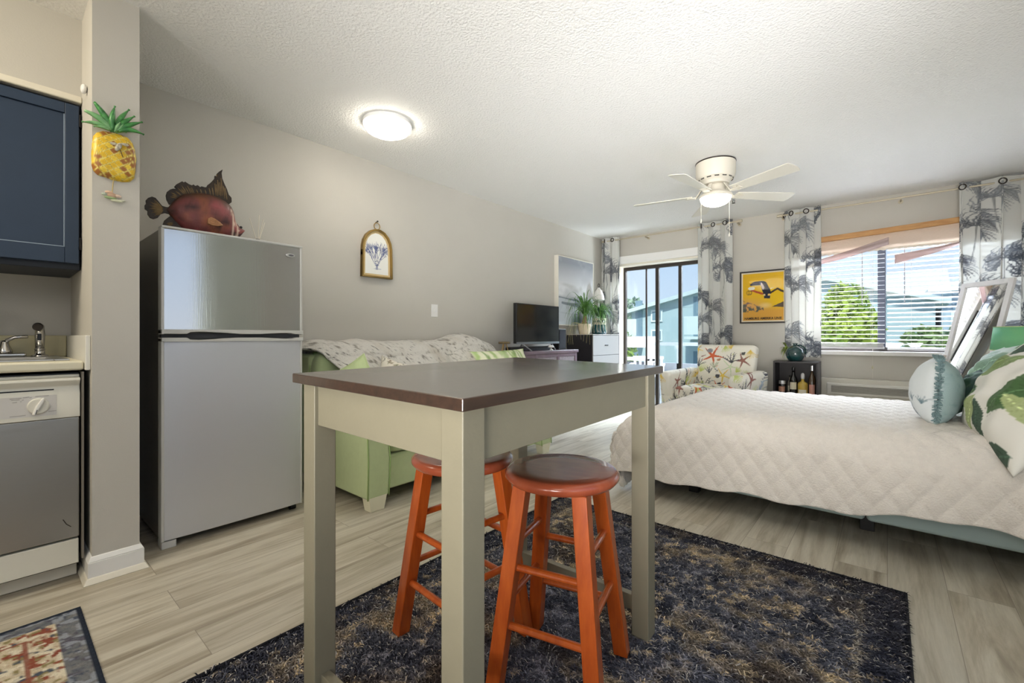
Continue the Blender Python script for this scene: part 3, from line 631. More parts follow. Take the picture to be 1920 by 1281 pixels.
def fbody(u, v):
    y = 0.565 + 0.357 * u; zt = lerp_poly(F_TOP, y); zb = lerp_poly(F_BOT, y); th = 2 * math.pi * v
    hw = 0.062 * math.sin(math.pi * min(1, 0.06 + 0.9 * u)) ** 0.7 * (1 - 0.45 * max(0, (u - 0.75) / 0.25)) * (0.25 + 0.75 * min(1, u / 0.12))
    zc = (zt + zb) / 2; hz = (zt - zb) / 2
    return (FX + hw * math.cos(th), y, zc + hz * math.sin(th))
fb.grid(44, NT + 1, fbody, col=lambda u, v: fcv.at(u, 0.5 + 0.5 * math.sin(2 * math.pi * v)))
fb.build('body', mat('fish_paint', rough=0.5, attr=True, bump=0.25, bscale=40, coat=0.08), ft, smooth=True, weld=True)
FIN = mat('fin_wood', C255(58, 44, 30), 0.45, color2=C255(34, 25, 18), nscale=9, bump=0.5, bscale=60)
FRAY = mat('fin_ray', C255(128, 102, 62), 0.45, noise=0.4, nscale=40)
def finned(poly, x, th, name, m, cyz, rays):
    o = MB().prism(poly, lambda a, b: (x - th, a, b), lambda a, b: (x + th, a, b)).build(name, m, ft, bevel=0.002)
    q = MB()
    for k, (pa, pb) in enumerate(rays):
        for t_ in (0, 0.5):
            if t_ and k + 1 >= len(rays): continue
            na, nb = rays[min(k + 1, len(rays) - 1)]
            a_ = (pa[0] + (na[0] - pa[0]) * t_, pa[1] + (na[1] - pa[1]) * t_); b_ = (pb[0] + (nb[0] - pb[0]) * t_, pb[1] + (nb[1] - pb[1]) * t_)
            if t_: b_ = (a_[0] + (b_[0] - a_[0]) * 0.85, a_[1] + (b_[1] - a_[1]) * 0.85)
            q.tube([(x + th * 0.6, *a_), (x + th * 0.8, (a_[0] + b_[0]) / 2, (a_[1] + b_[1]) / 2), (x + th * 0.5, *b_)], [0.0022, 0.0042, 0.0028], n=6)
    q.build('fin_ray_ridges', FRAY, o, smooth=True)
    return o
finned(F_TAIL, FX, 0.007, 'tail_fin', FIN, None, [((0.56, 1.632), p) for p in [(0.515, 1.676), (0.498, 1.66), (0.495, 1.64), (0.492, 1.622), (0.503, 1.6), (0.515, 1.585), (0.53, 1.59)]])
finned(F_DORS, FX, 0.008, 'dorsal_fin', FIN, None, [(a, b) for a, b in (((0.62, 1.70), (0.575, 1.70)), ((0.62, 1.71), (0.58, 1.725)), ((0.65, 1.72), (0.607, 1.76)), ((0.66, 1.72), (0.625, 1.78)), ((0.675, 1.73), (0.65, 1.785)), ((0.69, 1.73), (0.668, 1.78)), ((0.72, 1.74), (0.71, 1.78)), ((0.76, 1.74), (0.748, 1.80)), ((0.785, 1.735), (0.775, 1.84)), ((0.80, 1.735), (0.787, 1.87)), ((0.815, 1.73), (0.803, 1.89)), ((0.838, 1.725), (0.82, 1.83)))])
finned(F_ANAL, FX, 0.007, 'anal_fin', FIN, None, [((0.60, 1.575), (0.565, 1.56)), ((0.60, 1.565), (0.565, 1.55))])
pf = MB().prism(F_PECT, lambda a, b: (FX + 0.058, a, b), lambda a, b: (FX + 0.076, a, b))
for k in range(4): pf.tube([(FX + 0.075, 0.735, 1.588 + k * 0.008), (FX + 0.078, 0.785 - k * 0.006, 1.588 + k * 0.006)], 0.003, n=6)
pf.build('pectoral_fin', mat('fin_tan', C255(190, 138, 96), 0.4, noise=0.3, nscale=40), ft, bevel=0.004)
MB().ell((FX + 0.026, 0.897, 1.603), 0.006, 0.007, 0.007).build('eye', BLACKP, ft, smooth=True)

rd = thing('reed_diffuser', 'small reed diffuser with pale sticks on top of the refrigerator', 'diffuser', (-2.87, 1.035, 1.513))
MB().lathe([(0.026, 0), (0.028, 0.01), (0.026, 0.045), (0.012, 0.055), (0.011, 0.07)], (-2.87, 1.035, 1.5125), 24).build('bottle', mat('diffuser_glass', C255(205, 200, 190), 0.1, trans=0.6), rd, smooth=True)
for dy, dx, h in ((-0.045, 0.0, 1.70), (0.005, 0.01, 1.725), (0.03, 0.005, 1.705), (0.042, -0.01, 1.69)):
    MB().cyl((-2.87, 1.035, 1.55), (-2.87 + dx, 1.035 + dy, h), 0.0018, n=6).build('reed', mat('reed', C255(232, 224, 208), 0.8), rd)

# ------------------------------------------------------------------ pineapple clock on the end of the partition
P_BODY = [(0.298, 1.845), (0.281, 1.833), (0.271, 1.815), (0.267, 1.782), (0.265, 1.739), (0.266, 1.694), (0.272, 1.673), (0.284, 1.66), (0.31, 1.656), (0.333, 1.651), (0.36, 1.651), (0.385, 1.658), (0.4, 1.677), (0.404, 1.71), (0.407, 1.76), (0.402, 1.799), (0.394, 1.825), (0.379, 1.844), (0.357, 1.849), (0.333, 1.848), (0.313, 1.847)]
pk = thing('pineapple_clock', 'yellow ceramic pineapple wall clock with green leaves on the wall end', 'clock', (-2.465, 0.335, 1.56))
pcv = Canvas(150, 200, C255(232, 214, 120))
rp = np.random.default_rng(11); k = 0
for i in range(-2, 9):
    for j in range(-8, 9):
        cx = 22 + (i + j) * 15.5; cy = 100 + (i - j) * 14.5 - (cx - 75) * -0.18
        if -20 < cx < 170 and -20 < cy < 220:
            k += 1; r = rp.random(); c = C255(228, 186, 36) if r > 0.22 else C255(164, 104, 44)
            if r > 0.7: c = C255(238, 204, 60)
            def dm(sx, sy): return [(cx - sx, cy - 0.12 * sx), (cx, cy - sy), (cx + sx, cy + 0.12 * sx), (cx, cy + sy)]
            pcv.poly(dm(14.2, 13.2), C255(190, 160, 60)); pcv.poly(dm(12.5, 11.5), c); pcv.ell(cx, cy, 4.5, 4, tuple(v * 0.8 for v in c), 0.6, 0.6)
pm = MB(); cyc, czc = 0.336, 1.749
def pang(t):
    n = len(P_BODY); f = t * n; i = int(f) % n; q = f - int(f); a, b = P_BODY[i], P_BODY[(i + 1) % n]; return (a[0] + (b[0] - a[0]) * q, a[1] + (b[1] - a[1]) * q)
def pfn(u, v):
    a = pang(u % 1.0); r = v; y = cyc + (a[0] - cyc) * r; z = czc + (a[1] - czc) * r
    return (-2.4635 + 0.026 * math.sqrt(max(0, 1 - r ** 7)) + 0.005 * (1 - r * r), y, z)
pm.grid(85, 40, pfn, col=lambda u, v: pcv.at((pfn(u, v)[1] - 0.262) / 0.148, (pfn(u, v)[2] - 1.648) / 0.204))
pm.build('body', mat('glazed_yellow', rough=0.45, attr=True, coat=0.15), pk, smooth=True, weld=True)
LEAFG = mat('clock_leaf', C255(84, 158, 80), 0.35, color2=C255(34, 96, 50), nscale=45, coat=0.3)
LEAFL = mat('clock_leaf_pale', C255(150, 196, 140), 0.35, color2=C255(96, 160, 96), nscale=30, coat=0.3)
leaves = [[(0.327, 1.85), (0.311, 1.891), (0.272, 1.944)], [(0.322, 1.85), (0.298, 1.886), (0.243, 1.898)], [(0.318, 1.848), (0.290, 1.867), (0.234, 1.849)], [(0.327, 1.85), (0.318, 1.89), (0.333, 1.949)], [(0.333, 1.85), (0.342, 1.90), (0.38, 1.957)], [(0.337, 1.85), (0.354, 1.891), (0.397, 1.934)], [(0.34, 1.85), (0.368, 1.886), (0.422, 1.917)], [(0.345, 1.85), (0.375, 1.878), (0.427, 1.863)], [(0.327, 1.845), (0.324, 1.861), (0.311, 1.895)], [(0.329, 1.845), (0.329, 1.865), (0.331, 1.90)], [(0.333, 1.845), (0.339, 1.87), (0.350, 1.889)], [(0.315, 1.845), (0.300, 1.852), (0.268, 1.842)], [(0.338, 1.845), (0.35, 1.862), (0.372, 1.856)], [(0.334, 1.845), (0.351, 1.868), (0.362, 1.888)]]
for i, (a, b, c) in enumerate(leaves):
    q = MB(); wmax = 0.013 if i < 8 else 0.009
    def lf(u, v):
        y = (1 - u) ** 2 * a[0] + 2 * u * (1 - u) * b[0] + u * u * c[0]; z = (1 - u) ** 2 * a[1] + 2 * u * (1 - u) * b[1] + u * u * c[1]
        ty = 2 * (1 - u) * (b[0] - a[0]) + 2 * u * (c[0] - b[0]); tz = 2 * (1 - u) * (b[1] - a[1]) + 2 * u * (c[1] - b[1]); L = math.hypot(ty, tz) + 1e-6
        wv = wmax * (math.sin(math.pi * (0.12 + 0.88 * u)) ** 0.8 if u < 1 else 0) * (v - 0.5) * 2 * 0.75
        return (-2.452 + 0.012 + 0.004 * (i % 4) + 0.010 * math.sin(u * 2.4) - 0.006 * (2 * v - 1) ** 2, y - tz / L * wv, z + ty / L * wv)
    lo_ = q.grid(14, 5, lf).build('leaf', LEAFL if i in (1, 2, 11, 12, 13, 10) else LEAFG, pk, smooth=True); sd = lo_.modifiers.new('s', 'SOLIDIFY'); sd.thickness = 0.004
be = MB().tube([(-2.426, 0.350, 1.800), (-2.421, 0.346, 1.790), (-2.421, 0.341, 1.778), (-2.426, 0.336, 1.766)], [0.004, 0.009, 0.009, 0.005], n=10)
beo = be.build('bee', mat('bee_stripes', C255(30, 26, 24), 0.4, color2=C255(236, 226, 200), nscale=90), pk, smooth=True)
for y, z, dy, dz in ((0.329, 1.792, 0.012, 0.006), (0.364, 1.800, 0.013, 0.006)):
    MB().ell((-2.425, y, z), 0.003, dy, dz).build('wing', mat('bee_wing', C255(214, 204, 180), 0.4, color2=C255(150, 140, 120), nscale=120), beo, smooth=True)
MB().beam((-2.425, 0.345, 1.785), (-2.425, 0.358, 1.745), 0.002, 0.004, up=(1, 0, 0)).build('clock_hand', mat('hand_brown', C255(90, 60, 30), 0.4), pk)
pe = MB().cyl((-2.455, 0.333, 1.665), (-2.455, 0.328, 1.60), 0.0018, n=8)
peo = pe.build('pendulum', mat('brass_rod', C255(170, 150, 100), 0.3, metal=0.8), pk)
for (y, z, ry, rz, c, nm) in ((0.328, 1.585, 0.016, 0.010, C255(190, 158, 132), 'blossom'), (0.318, 1.596, 0.013, 0.006, C255(214, 178, 150), 'petal'), (0.322, 1.574, 0.020, 0.006, C255(146, 166, 118), 'leaf'), (0.345, 1.586, 0.012, 0.006, C255(222, 196, 178), 'petal'), (0.342, 1.566, 0.020, 0.005, C255(212, 214, 184), 'leaf'), (0.303, 1.585, 0.009, 0.005, C255(184, 196, 176), 'petal'), (0.36, 1.57, 0.010, 0.004, C255(196, 196, 176), 'petal')):
    MB().ell((-2.452, y, z), 0.004, ry, rz).build(nm, mat('pend_%d' % int(c[0] * 999), c, 0.5), peo, smooth=True)

# ------------------------------------------------------------------ on the left wall
A_OUT = [(1.897, 1.477), (1.899, 1.60), (1.902, 1.725), (1.912, 1.774), (1.935, 1.818), (1.972, 1.852), (2.018, 1.871), (2.060, 1.871), (2.105, 1.853), (2.142, 1.818), (2.165, 1.774), (2.174, 1.725), (2.177, 1.60), (2.179, 1.477)]
ac_, az_ = 2.038, 1.66
def shrink(P, s, sz=None): return [(ac_ + (a - ac_) * s, az_ + (b - az_) * (sz or s)) for a, b in P]
ar = thing('arched_picture', 'arched gold framed print of blue coral hanging from a ring', 'picture', (-3.175, 2.038, 1.477))
GOLD = mat('aged_gold', C255(168, 138, 78), 0.4, metal=0.55, noise=0.25, nscale=20)
q = MB(); n = len(A_OUT); inn = shrink(A_OUT, 0.90, 0.93)
for i in range(n):
    j = (i + 1) % n; a, b, c, dd = A_OUT[i], A_OUT[j], inn[j], inn[i]
    q.hexa([(-3.189, *a), (-3.189, *b), (-3.189, *c), (-3.189, *dd)], [(-3.152, *a), (-3.152, *b), (-3.152, *c), (-3.152, *dd)])
q.build('frame', GOLD, ar, bevel=0.003, weld=True)
MB().prism(shrink(A_OUT, 0.905, 0.935), lambda a, b: (-3.188, a, b), lambda a, b: (-3.172, a, b)).build('mat_board', mat('tan_mat', C255(214, 190, 140), 0.7), ar)
acv = Canvas(160, 240, C255(240, 240, 234)); ra = np.random.default_rng(5)
def coral(cv, x, y, a, L, w, c, dep, rg):
    pts = [(x, y)]
    for k in range(4):
        a += rg.uniform(-0.12, 0.12); x += math.cos(a) * L / 4; y += math.sin(a) * L / 4; pts.append((x, y))
    kf = rg.uniform(0.8, 1.5); cv.line(pts, w, w * 0.75, tuple(v * kf for v in c), 0.85)
    if dep > 0:
        for k in range(3 if dep > 1 else 2):
            coral(cv, x, y, a + rg.uniform(-0.55, 0.55), L * rg.uniform(0.55, 0.85), w * 0.72, c, dep - 1, rg)
for a0 in (-1.57, -1.95, -1.2, -2.25, -0.95, -1.7):
    coral(acv, 80, 196, a0, 50, 2.2, C255(70, 82, 130), 4, ra)
acv.line([(58, 206), (105, 206)], 2, 2, C255(140, 150, 180), 0.7); acv.line([(80, 196), (80, 206)], 3, 5, C255(90, 100, 150), 0.8)
inn2 = shrink(A_OUT, 0.76, 0.84); cy2 = sum(p[0] for p in inn2) / n; cz2 = sum(p[1] for p in inn2) / n
def ringp(P, t):
    f = (t % 1.0) * len(P); i = int(f) % len(P); q_ = f - int(f); a, b = P[i], P[(i + 1) % len(P)]; return (a[0] + (b[0] - a[0]) * q_, a[1] + (b[1] - a[1]) * q_)
def afn(u, v): p = ringp(inn2, u); return (-3.1705, ac_ + (p[0] - ac_) * v, az_ + (p[1] - az_) * v)
MB().grid(141, 70, afn, col=lambda u, v: acv.at((afn(u, v)[1] - 1.935) / 0.206, (afn(u, v)[2] - 1.505) / 0.325)).build('print', mat('coral_print', rough=0.7, attr=True), ar, weld=True)
ring = [(-3.17, 2.038 + 0.027 * math.cos(t), 1.897 + 0.027 * math.sin(t)) for t in np.linspace(0, 2 * math.pi, 25)[:-1]]
MB().tube(ring, 0.0035, n=8, closed=True).build('ring', GOLD, ar, smooth=True)
tag(MB().cyl((-3.19, 2.038, 1.931), (-3.162, 2.038, 1.935), 0.003, n=10).cyl((-3.163, 2.038, 1.935), (-3.158, 2.038, 1.935), 0.007, n=12).build('nail', DARKM), 'small nail holding the ring of the arched picture', 'nail')
sw = thing('light_switch', 'white light switch plate on the wall above the sofa', 'light switch', (-3.187, 2.652, 1.18))
MB().box(-3.1895, -3.183, 2.614, 2.69, 1.181, 1.296).build('plate', WHITE, sw, bevel=0.003)
MB().box(-3.183, -3.172, 2.646, 2.658, 1.228, 1.25).build('toggle', WHITE, sw, bevel=0.002)
lp = thing('ceiling_light', 'round glowing dome ceiling light near the left wall', 'light', (-2.535, 1.71, HC))
MB().lathe([(0.158, 0.0), (0.158, -0.022), (0.150, -0.026)], (-2.535, 1.71, HC), 40).build('base_ring', WHITE, lp, smooth=False)
MB().lathe([(0.152, -0.02), (0.150, -0.035), (0.135, -0.055), (0.105, -0.071), (0.06, -0.08), (0.0, -0.083)], (-2.535, 1.71, HC), 40).build('dome', mat('lit_dome', (1, 1, 1), 0.4, emit=C255(255, 246, 230), estr=17.0), lp, smooth=True)

# ------------------------------------------------------------------ soft shapes
def spow(a, e): return math.copysign(abs(a) ** e, a)
def supere(mb, c, h, e1=0.35, e2=0.35, nu=40, nv=20, M=None, col=None, deform=None):
    n0 = len(mb.v); vs = []; loc = []
    for j in range(nv + 1):
        ph = -math.pi / 2 + math.pi * j / nv
        for i in range(nu):
            t = 2 * math.pi * i / nu
            p = Vector((h[0] * spow(math.cos(ph), e1) * spow(math.cos(t), e2), h[1] * spow(math.cos(ph), e1) * spow(math.sin(t), e2), h[2] * spow(math.sin(ph), e1)))
            if deform: p = Vector(deform(p))
            q = Vector(c) + ((M @ p) if M else p); vs.append(q); loc.append(q)
    fs = [(j * nu + i, j * nu + (i + 1) % nu, (j + 1) * nu + (i + 1) % nu, (j + 1) * nu + i) for j in range(nv) for i in range(nu)]
    mb.add(vs, fs)
    if col:
        if mb.c is None: mb.c = {}
        for k, q in enumerate(loc): mb.c[n0 + k] = col(q)
    return mb
def pillow(mb, c, e1, e2, hw, hh, th, nu=44, nv=44, col=None, pinch=0.12, wr=0.0, col_back=None):
    c = Vector(c); e1 = Vector(e1).normalized(); e2 = (Vector(e2) - e1 * Vector(e2).dot(e1)).normalized(); nn = e1.cross(e2)
    for side in (1, -1):
        def fn(u, v):
            a, b = 2 * u - 1, 2 * v - 1
            t = th * (max(0, 1 - a ** 2) ** 0.55) * (max(0, 1 - b ** 2) ** 0.55)
            t += wr * math.sin(a * 9 + b * 5) * math.sin(b * 7 - a * 4) * (1 - max(abs(a), abs(b)) ** 2)
            sa = a * (1 - pinch * (1 - a * a) ** 0 * (b * b if abs(b) < 1 else 1) * 0 - pinch * (1 - b * b) * abs(a)); sb = b * (1 - pinch * (1 - a * a) * abs(b))
            return tuple(c + e1 * (hw * sa) + e2 * (hh * sb) + nn * (t * side))
        mb.grid(nu, nv, fn, col=(col if side == 1 or col_back is None else col_back), flip=side < 0)
    return mb

# ------------------------------------------------------------------ sofa along the left wall
GREEN = mat('green_upholstery', C255(188, 202, 154), 0.85, noise=0.06, nscale=30, bump=0.12, bscale=500, spec=0.2, sheen=0.2)
WELT = mat('green_welt', C255(150, 176, 112), 0.8)
CREAMF = mat('cream_foot', C255(226, 222, 196), 0.45)
SY0, SY1 = 1.368, 3.15
so = thing('sofa', 'pale green upholstered sofa with cream block feet along the left wall', 'sofa', (-2.7, 2.26, 0))
MB().box(-3.12, -2.275, SY0 + 0.10, SY1 - 0.10, 0.085, 0.292).build('base', GREEN, so, bevel=0.015, seg=3)
def arm(y0, sg):
    pr = [(0.0, 0.075), (0.004, 0.30), (-0.004, 0.50), (0.0, 0.60), (0.02, 0.635), (0.09, 0.65), (0.15, 0.635), (0.17, 0.60), (0.168, 0.50), (0.152, 0.42), (0.145, 0.36), (0.152, 0.29), (0.148, 0.18), (0.142, 0.075)]
    o = MB().prism([(y0 + sg * a, b) for a, b in pr], lambda a, b: (-3.12, a, b), lambda a, b: (-2.222, a, b)).build('arm', GREEN, so, bevel=0.014, seg=3, angle=50)
    MB().tube([(-2.222, y0 + sg * (a * 0.97 + 0.002), b) for a, b in pr], 0.004, n=6).build('welt', WELT, o, smooth=True)
arm(SY0, 1); arm(SY1, -1)
for k in range(2):
    ya = SY0 + 0.165 + k * 0.727; cs = MB(); supere(cs, (-2.655, ya + 0.362, 0.385), (0.415, 0.362, 0.094), 0.28, 0.16, 56, 16, deform=lambda p: (p.x, p.y, p.z + (0.016 * (1 - (p.x / 0.42) ** 2) * (1 - (p.y / 0.42) ** 2) if p.z > 0 else 0)))
    cs.build('seat_cushion', GREEN, so, smooth=True)
MB().box(-3.165, -2.96, SY0 + 0.02, SY1 - 0.02, 0.10, 0.88).build('back', GREEN, so, bevel=0.03, seg=3)
for k in range(3):
    ya = SY0 + 0.03 + k * 0.575; cs = MB(); supere(cs, (-3.0, ya + 0.287, 0.69), (0.13, 0.288, 0.225), 0.45, 0.35, 48, 20)
    bco = cs.build('back_cushion', GREEN, so, smooth=True)
    MB().tube([(-2.975, ya + 0.287 + 0.289 * spow(math.cos(t_), 0.38), 0.69 + 0.226 * spow(math.sin(t_), 0.45)) for t_ in np.linspace(0, 6.2832, 61)[:-1]], 0.0055, n=6, closed=True).build('welt', WELT, bco, smooth=True)
for fx, fy in ((-2.262, SY0 + 0.07), (-2.262, SY1 - 0.07), (-3.07, SY0 + 0.07), (-3.07, SY1 - 0.07)):
    MB().hexa([(fx - 0.032, fy - 0.045, 0), (fx + 0.032, fy - 0.045, 0), (fx + 0.032, fy + 0.045, 0), (fx - 0.032, fy + 0.045, 0)], [(fx - 0.04, fy - 0.058, 0.085), (fx + 0.04, fy - 0.058, 0.085), (fx + 0.04, fy + 0.058, 0.085), (fx - 0.04, fy + 0.058, 0.085)]).build('foot', CREAMF, so, bevel=0.003)
# fur throw
rt = np.random.default_rng(21)
tcv = Canvas(420, 160, C255(232, 228, 220)); n1 = tcv.noise(rt, 40, 4); n2 = tcv.noise(rt, 6, 3); n3 = tcv.noise(rt, 3, 2)
tcv.mixmask((n1 - 0.5) * 3, C255(212, 204, 190)); tcv.mixmask((n2 - 0.60) * 9 * np.clip((n1 - 0.40) * 7, 0, 1), C255(150, 142, 130)); tcv.mixmask((n3 - 0.72) * 9 * np.clip((0.62 - n1) * 5, 0, 1), C255(92, 86, 78))
th = MB(); TOPZ = [(1.34, 0.90), (1.385, 0.94), (1.44, 0.965), (1.54, 0.968), (1.66, 0.957), (1.80, 0.966), (1.99, 0.960), (2.06, 0.950), (2.20, 0.955), (2.43, 0.956), (2.62, 0.958), (2.72, 0.985), (2.80, 1.008), (2.90, 1.012), (3.0, 0.998), (3.11, 0.971), (3.19, 0.945), (3.29, 0.86), (3.31, 0.80)]
def tfn(u, v):
    y00 = 1.345 + 0.20 * min(1, max(0, (v - 0.27) / 0.4)); y = y00 + (3.19 - y00) * u; zt = lerp_poly(TOPZ, y * 1.03 - 0.045); lump = 0.012 * math.sin(y * 11 + v * 4) + 0.008 * math.sin(y * 23 - v * 7) + 0.006 * math.sin(y * 41 + v * 13)
    if v < 0.25:
        q_ = v / 0.25; return (-3.178 + 0.07 * q_, y, zt - 0.10 * (1 - q_) ** 2 + lump * 0.2)
    if v < 0.5:
        q_ = (v - 0.25) / 0.25; a = q_ * math.pi / 2; return (-3.108 + 0.235 * math.sin(a), y, zt - 0.11 * (1 - math.cos(a)) + lump * 0.3)
    q_ = (v - 0.5) / 0.5; return (-2.908 + 0.0849 * math.sin(min(1, q_ * 3) * 1.57) + lump + 0.045, y + 0.03 * q_ * math.sin(y * 5), zt - 0.11 - 0.40 * q_)
to = th.grid(220, 80, tfn, col=lambda u, v: tcv.at(u, 1 - v)).build('fur_throw', mat('speckled_fur', rough=0.95, attr=True, bump=0.9, bscale=160, spec=0.1, sheen=0.3, noise=0.18, nscale=120), smooth=True)
sd = to.modifiers.new('s', 'SOLIDIFY'); sd.thickness = 0.012; sd.offset = 1
tag(to, 'speckled cream faux fur throw draped over the sofa back', 'throw')
# cushions
PALEG = mat('pale_green_cushion', C255(196, 212, 160), 0.85, noise=0.08, nscale=20, bump=0.15, bscale=60)
def cushion(name, label, c, e1, e2, hw, hh, t, m, col=None, group='cushions on the sofa', welt=None):
    q = MB(); pillow(q, c, e1, e2, hw, hh, t, 36, 36, col=col, wr=0.006)
    r_ = thing(name, label, 'cushion', (c[0], c[1], c[2] - hh), 0, group)
    o = q.build('cover', m, r_, smooth=True, weld=True)
    if welt:
        c_, a, b = Vector(c), Vector(e1).normalized(), Vector(e2); b = (b - a * b.dot(a)).normalized(); pts = []
        for k in range(48):
            s_ = k / 12; i_ = int(s_); f_ = 2 * (s_ - i_) - 1
            uu, vv = ((f_, -1), (1, f_), (-f_, 1), (-1, -f_))[i_]
            pts.append(c_ + a * (hw * uu * (1 - 0.12 * (1 - vv * vv) * abs(uu))) + b * (hh * vv * (1 - 0.12 * (1 - uu * uu) * abs(vv))))
        MB().tube(pts, 0.005, n=6, closed=True).build('welt', welt, r_, smooth=True)
    return r_
cushion('sofa_cushion', 'pale green pointed cushion peeking over the left of the table top', (-2.68, 1.555, 0.675), (0.6, 0.62, 0.50), (-0.45, -0.35, 0.62), 0.155, 0.155, 0.06, PALEG, welt=mat('welt_pale', C255(206, 220, 168), 0.8))
rp2 = np.random.default_rng(8); bcv = Canvas(120, 120, C255(228, 222, 208))
for k in range(60):
    x, y, a = rp2.uniform(0, 120), rp2.uniform(0, 120), rp2.uniform(0, 6.28); bcv.line([(x, y), (x + 9 * math.cos(a), y + 9 * math.sin(a)), (x + 15 * math.cos(a + 0.5), y + 15 * math.sin(a + 0.5))], 1.8, 0.6, [C255(96, 98, 84), C255(150, 150, 120), C255(120, 96, 70)][k % 3], 0.85)
cushion('sofa_cushion', 'small cream cushion with dark feather print in the middle of the sofa', (-2.72, 1.90, 0.69), (0.55, 0.75, -0.30), (-0.2, 0.25, 0.85), 0.145, 0.145, 0.05, mat('feather_print', rough=0.9, attr=True), col=lambda u, v: bcv.at(u, v))
lcv = Canvas(120, 80, C255(224, 226, 198))
for k in range(16):
    x = rp2.uniform(0, 120); lcv.line([(x, 0), (x + rp2.uniform(-12, 12), 80)], rp2.uniform(2, 5), 1.5, [C255(150, 180, 100), C255(176, 196, 140), C255(120, 150, 84)][k % 3], 0.8)
cushion('sofa_cushion', 'green and cream leafy cushion lying at the far arm of the sofa', (-2.53, 2.88, 0.765), (0.12, 1, 0.02), (-0.55, 0.05, 0.75), 0.315, 0.145, 0.065, mat('leafy_print', rough=0.9, attr=True), col=lambda u, v: lcv.at(u, v))

# ------------------------------------------------------------------ console, television and small things
PURP = mat('plum_wood', C255(120, 98, 108), 0.35, noise=0.35, nscale=14, bump=0.15, bscale=40, coat=0.2, stretch=(1, 0.4, 1))
PURPD = mat('plum_wood_dark', C255(64, 44, 46), 0.4, noise=0.2, nscale=14)
co = thing('console_cabinet', 'dark plum carved wooden console cabinet under the television', 'cabinet', (-2.97, 3.86, 0))
MB().box(-3.172, -2.772, 3.245, 4.482, 0.815, 0.846).build('top', PURP, co, bevel=0.004)
MB().box(-3.165, -2.80, 3.262, 4.462, 0.19, 0.815).build('carcass', PURPD, co, bevel=0.003)
ff = MB()
for y in (3.262, 3.66, 4.06, 4.422): ff.box(-2.80, -2.782, y, y + 0.04, 0.14, 0.815)
for z in (0.775, 0.60, 0.15): ff.box(-2.80, -2.784, 3.262, 4.462, z, z + 0.04)
ff.build('face_frame', PURP, co, bevel=0.003)
PANEL = mat('carved_panel', C255(150, 136, 140), 0.45, noise=0.4, nscale=40, bump=0.6, bscale=60)
for y in (3.302, 3.70, 4.10):
    yb = y + (0.322 if y > 4 else 0.36)
    dpo = MB().box(-2.80, -2.790, y, yb, 0.64, 0.775).build('drawer', PANEL, co, bevel=0.003)
    MB().ell((-2.783, (y + yb) / 2, 0.705), 0.010, 0.012, 0.012, 14, 8).build('knob', DARKM, dpo, smooth=True)
    MB().box(-2.80, -2.792, y, yb, 0.19, 0.60).build('door', PANEL, co, bevel=0.003)
for y in (3.285, 4.438):
    for x in (-3.14, -2.80): MB().box(x - 0.022, x + 0.022, y - 0.024, y + 0.024, 0, 0.19).build('leg', PURPD, co, bevel=0.004)
tv = thing('television', 'flat black television with splayed legs on the plum console', 'television', (-2.92, 3.878, 0.846))
MB().box(-2.945, -2.902, 3.492, 4.264, 0.925, 1.346).build('bezel', BLACKP, tv, bevel=0.004)
MB().box(-2.9025, -2.900, 3.502, 4.254, 0.945, 1.337).build('screen', mat('tv_screen', C255(20, 24, 28), 0.12, spec=0.7), tv)
MB().box(-2.905, -2.896, 3.494, 4.262, 0.918, 0.940).build('lower_bezel', mat('tv_silver', C255(120, 124, 128), 0.3, metal=0.6), tv, bevel=0.002)
TVL = mat('tv_leg', C255(140, 142, 146), 0.3, metal=0.7)
for y, dy in ((3.61, 0.05), (4.14, -0.05)):
    MB().beam((-2.922, y, 0.925), (-2.83, y + dy, 0.8475), 0.012, 0.01).beam((-2.922, y, 0.925), (-3.01, y + dy, 0.8475), 0.012, 0.01).build('leg', TVL, tv, bevel=0.002)
tag(MB().box(-3.02, -2.945, 3.45, 4.17, 0.8465, 0.89).build('soundbar', BLACKP, bevel=0.012), 'long black soundbar lying behind the television legs', 'soundbar')
spk = thing('speaker', 'upright black speaker right of the television on the console', 'speaker', (-2.99, 4.375, 0.8465))
MB().box(-3.05, -2.93, 4.30, 4.452, 0.8465, 1.088).build('cabinet', BLACKP, spk, bevel=0.005)
MB().box(-2.929, -2.925, 4.31, 4.442, 0.86, 1.075).build('grille', mat('speaker_cloth', C255(34, 36, 42), 0.9, bump=0.3, bscale=600), spk, bevel=0.003)
wo = thing('glass_ornament', 'small white mushroom shaped ornament in front of the television', 'ornament', (-2.84, 4.02, 0.8465))
MB().lathe([(0.022, 0), (0.02, 0.006), (0.010, 0.012), (0.010, 0.03)], (-2.84, 4.02, 0.8465), 18).build('stem', mat('pale_glass', C255(220, 220, 214), 0.15, trans=0.3), wo, smooth=True)
MB().lathe([(0.012, 0.028), (0.034, 0.032), (0.03, 0.048), (0.0, 0.06)], (-2.84, 4.02, 0.8465), 20).build('cap', mat('pearl', C255(226, 226, 222), 0.2), wo, smooth=True)
BRASS = mat('brass', C255(196, 168, 112), 0.3, metal=0.9)
bt = thing('brass_stand', 'little round brass stand on three legs at the console end', 'ornament', (-2.95, 3.36, 0.8465))
MB().lathe([(0.0, 0), (0.058, 0.0), (0.062, 0.006), (0.060, 0.022), (0.0, 0.024)], (-2.95, 3.36, 0.925), 28).build('dish', mat('aged_brass', C255(120, 104, 74), 0.35, metal=0.7), bt, smooth=True)
for k in range(3):
    a = k * 2.094 + 0.5; MB().cyl((-2.95 + 0.018 * math.cos(a), 3.36 + 0.018 * math.sin(a), 0.926), (-2.95 + 0.04 * math.cos(a), 3.36 + 0.04 * math.sin(a), 0.8472), 0.005, n=8).build('leg', BRASS, bt)

